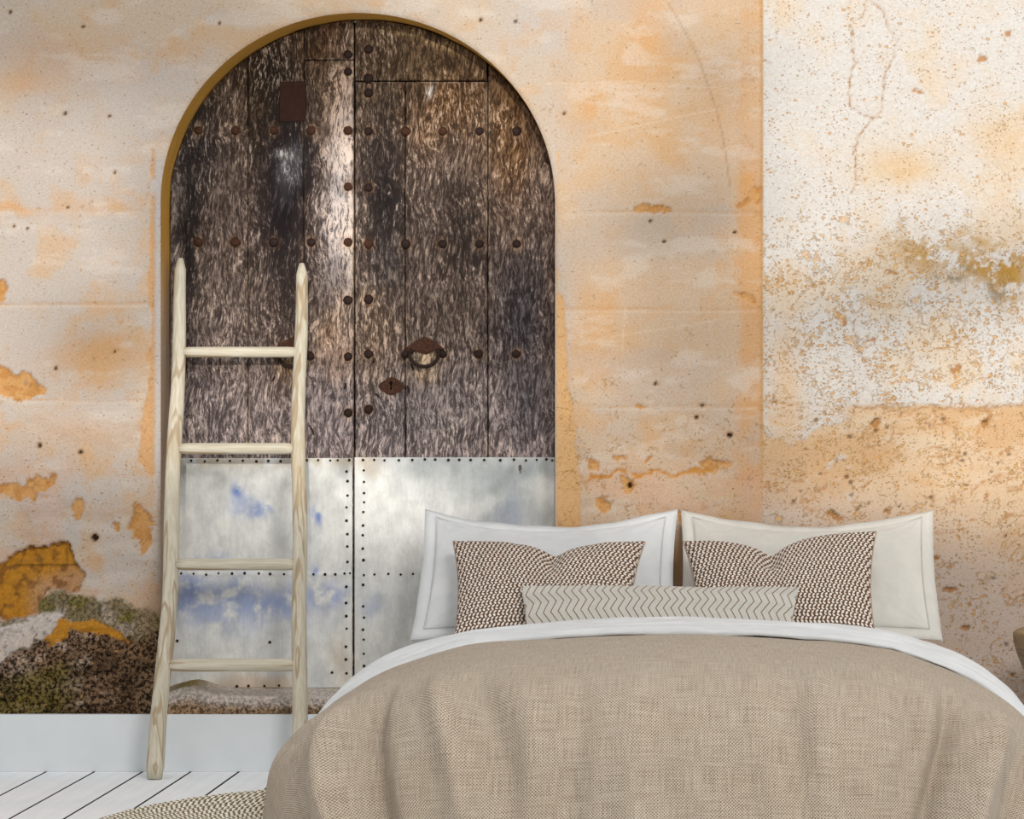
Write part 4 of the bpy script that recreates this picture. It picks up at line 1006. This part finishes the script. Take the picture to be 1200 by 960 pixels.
def cushion(xc, zb, yb, lean, roll, w, h, dip, dipu, seed, lab, yaw=0):
    V, Fc, uv, (gu, gv, x, z) = pillow_np(w, h, .15, 150, 110, .055, .04, dip, dipu, .45, .42, seed, .006, .065)
    o = mesh_np('woven_cushion', lift(V, h), Fc, MAT_KNIT, None, True, uv=uv)
    ring = [(x[i, 0], z[i, 0]) for i in range(0, 150, 3)]+[(x[-1, j], z[-1, j]) for j in range(2, 110, 3)]+[(x[i, -1], z[i, -1]) for i in range(147, -1, -3)]+[(x[0, j], z[0, j]) for j in range(107, 0, -3)]
    path = [(a, 0, b_+h/2) for a, b_ in ring]; path.append(path[0])
    Vs, Fs = tube_np(path, [.003]*len(path), 8, False); mesh_np('piping', Vs, Fs, MAT_PIPE, o)
    place(o, xc, zb, yb, lean, roll, yaw); tag(o, lab, 'cushion', 'brown and cream woven cushions'); return o
cushion((637-VX)/388, .488, -.635, math.radians(46), .0, .56, .40, .062, .08, 12, 'brown and cream woven cushion against the left white pillow')
cushion((921-VX)/388, .49, -.635, math.radians(46), -.05, .565, .42, .08, -.10, 22, 'brown and cream woven cushion against the right white pillow', 0)
def mat_zig():
    m = M('ochre_zigzag_cotton', 0.95, 0.1); t_ = m.new('ShaderNodeTexCoord'); uv = m.xyz(t_.outputs['UV'])
    tri = m.math('PINGPONG', m.math('ADD', uv[1], 1.008), .040)
    us = m.math('DIVIDE', m.math('ADD', uv[0], m.math('MULTIPLY', tri, .5)), .0225)
    fr = m.math('ABSOLUTE', m.math('SUBTRACT', m.math('FRACT', us), .5))
    stch = m.math('FRACT', m.math('DIVIDE', uv[1], .0062)); sk = m.ramp(stch, .18, .32)
    ln = m.math('MULTIPLY', m.ramp(fr, .085, .05), m.math('ADD', .45, m.math('MULTIPLY', sk, .55)))
    # fine pale ribs between the coloured lines
    rib = m.math('SINE', m.math('MULTIPLY', us, 2*PI*5)); f = m.noise(m.coord(), 260, 3)
    base = m.mix(m.ramp(rib, -.8, .9), c4(222, 218, 206), c4(250, 249, 246))
    base = m.mix(m.math('MULTIPLY', f, .3), base, c4(186, 172, 150))
    m.color(m.mix(ln, base, c4(160, 122, 44))); m.bump(m.math('ADD', rib, m.math('MULTIPLY', ln, 2)), .0015); return m.m
MAT_ZIG = mat_zig()
V, Fc, uv, (gu, gv, x, z) = pillow_np(.80, .235, .105, 180, 70, .01, .05, .006, .3, 0, .42, 31, .004, .045)
lb = mesh_np('lumbar_cushion', lift(V, .235), Fc, MAT_ZIG, None, True, uv=uv)
place(lb, (772-VX)/397, .475, -.775, math.radians(44), .003); tag(lb, 'long narrow white lumbar cushion with ochre zigzag lines, in front', 'cushion')

# ---- turned wooden stool at the right
def mat_stool():
    m = M('grey_brown_turned_wood', .5, .35); n = m.noise(m.coord(scale=(3, 3, 26)), 1.0, 4, .55, .8)
    w = m.math('SINE', m.math('MULTIPLY', n, 26)); g = m.noise(m.coord(scale=(2, 2, 4), loc=(3, 2, 1)), 1.0, 3)
    c = m.mix(m.ramp(g, .35, .65), c4(138, 116, 84), c4(176, 170, 152))
    c = m.mix(m.math('MULTIPLY', m.ramp(w, .5, 1), .4), c, c4(92, 72, 48)); m.color(c); m.bump(w, .0006); return m.m
prof = [(0, 0), (.125, 0), (.135, .01), (.12, .08), (.105, .15), (.108, .22), (.122, .28), (.15, .35), (.176, .41), (.190, .455), (.192, .485), (.18, .496), (0, .498)]
s, tb = arcs(prof); q = np.linspace(0, s[-1], 90); pr_ = np.interp(q, s, tb[:, 0]); pz_ = np.interp(q, s, tb[:, 1]); n = 64
a = np.linspace(0, 2*PI, n+1); V = np.stack([np.outer(pr_, np.cos(a)), np.outer(pr_, np.sin(a)), np.outer(pz_, np.ones(n+1))], 2).reshape(-1, 3)
stl = mesh_np('wooden_stool', V, gridfaces(90, n+1)[:, ::-1], mat_stool(), None, True)
stl.location = ((1187-VX)/379+.192, -.40, 0.0); tag(stl, 'rounded turned wooden stool at the right edge beside the bed', 'stool')

# ============================================================ ADDED BLOCKERS, unseen behind the camera, shaped to throw the dappled shade
MAT_LEAF = mat_plain('leaf', lin(92, 118, 60), .7, .3, .3, 8)
MAT_BARK = mat_plain('bark', lin(110, 92, 74), .9, .1, .3, 20)
def back(pxw, pyw, dist):
    return Vector(((pxw-VX)/360, 0, (904-pyw)/360))+sun_dir*dist
gw = 11.4; c0 = back(600, 625, gw)
g = bm_obj('sun_block_wall', box_bm(c0.x-6, c0.x+6, c0.y-.15, c0.y+.15, 0, c0.z, .02), MAT_WALL if False else mat_plain('render', lin(206, 190, 170), .95, .1, .1, 4))  # unseen wall added to block the sun from the lower half
tag(g, 'tall added wall, unseen behind the camera, that keeps the sun off the bed', kind='structure')
tree = empty('shade_tree', (c0.x+1.2, c0.y-1.2, 0)); tag(tree, 'added leafy tree, unseen behind the camera, shaped to shade the wall', 'tree')  # unseen tree added to dapple the sun on the wall
rt = np.random.RandomState(4)
clumps = [(60, 20, 320, 85, 0.08, 1000), (300, 60, 190, 70, 0.1, 480), (800, 250, 90, 55, -.5, 240), (810, 395, 90, 36, -.2, 190), (1050, 350, 210, 26, -.26, 420), (230, 230, 70, 110, .2, 90), (560, 360, 90, 110, .2, 200), (840, 95, 60, 34, 0, 40), (470, 470, 120, 40, 0, 60), (120, 395, 90, 40, -.2, 50), (120, 580, 220, 30, 0.05, 120), (800, 520, 260, 26, -.05, 110)]  # leaf clumps laid out by where shade should fall on the wall
LV = []; LF = []
for (cx, cy, rx, ry, an, n) in clumps:
    for i in range(n):
        while True:
            a, b_ = rt.uniform(-1, 1, 2)
            if a*a+b_*b_ <= 1: break
        X_ = cx+rx*a*math.cos(an)-ry*b_*math.sin(an); Y_ = cy+rx*a*math.sin(an)+ry*b_*math.cos(an)
        p = back(X_, Y_, 12.2+rt.uniform(-.6, .9)); s_ = rt.uniform(.06, .11)
        e1 = Vector(rt.normal(size=3)).normalized(); e2 = e1.cross(Vector(rt.normal(size=3))).normalized()
        k_ = len(LV); LV += [tuple(p-e1*s_), tuple(p+e2*s_*.55), tuple(p+e1*s_), tuple(p-e2*s_*.55)]; LF.append([k_, k_+1, k_+2, k_+3])
fo_ = mesh_np('foliage', LV, LF, MAT_LEAF, tree, False); fo_.matrix_parent_inverse = Matrix.Translation(-tree.location); fo_['kind'] = 'stuff'
hub = Vector((tree.location.x, tree.location.y, 2.4))
for (cx, cy, rx, ry, an, n) in clumps:
    e_ = back(cx, cy, 12.4); mid_ = (hub+e_)/2+Vector((0, 0, .1))
    V, Fc = tube_np([hub, mid_, e_], [.05, .03, .012], 8); o = mesh_np('branch', V, Fc, MAT_BARK, tree); o.matrix_parent_inverse = Matrix.Translation(-tree.location)
V, Fc = tube_np([(hub.x, hub.y, 0), hub], [.14, .09], 12); o = mesh_np('trunk', V, Fc, MAT_BARK, tree); o.matrix_parent_inverse = Matrix.Translation(-tree.location)
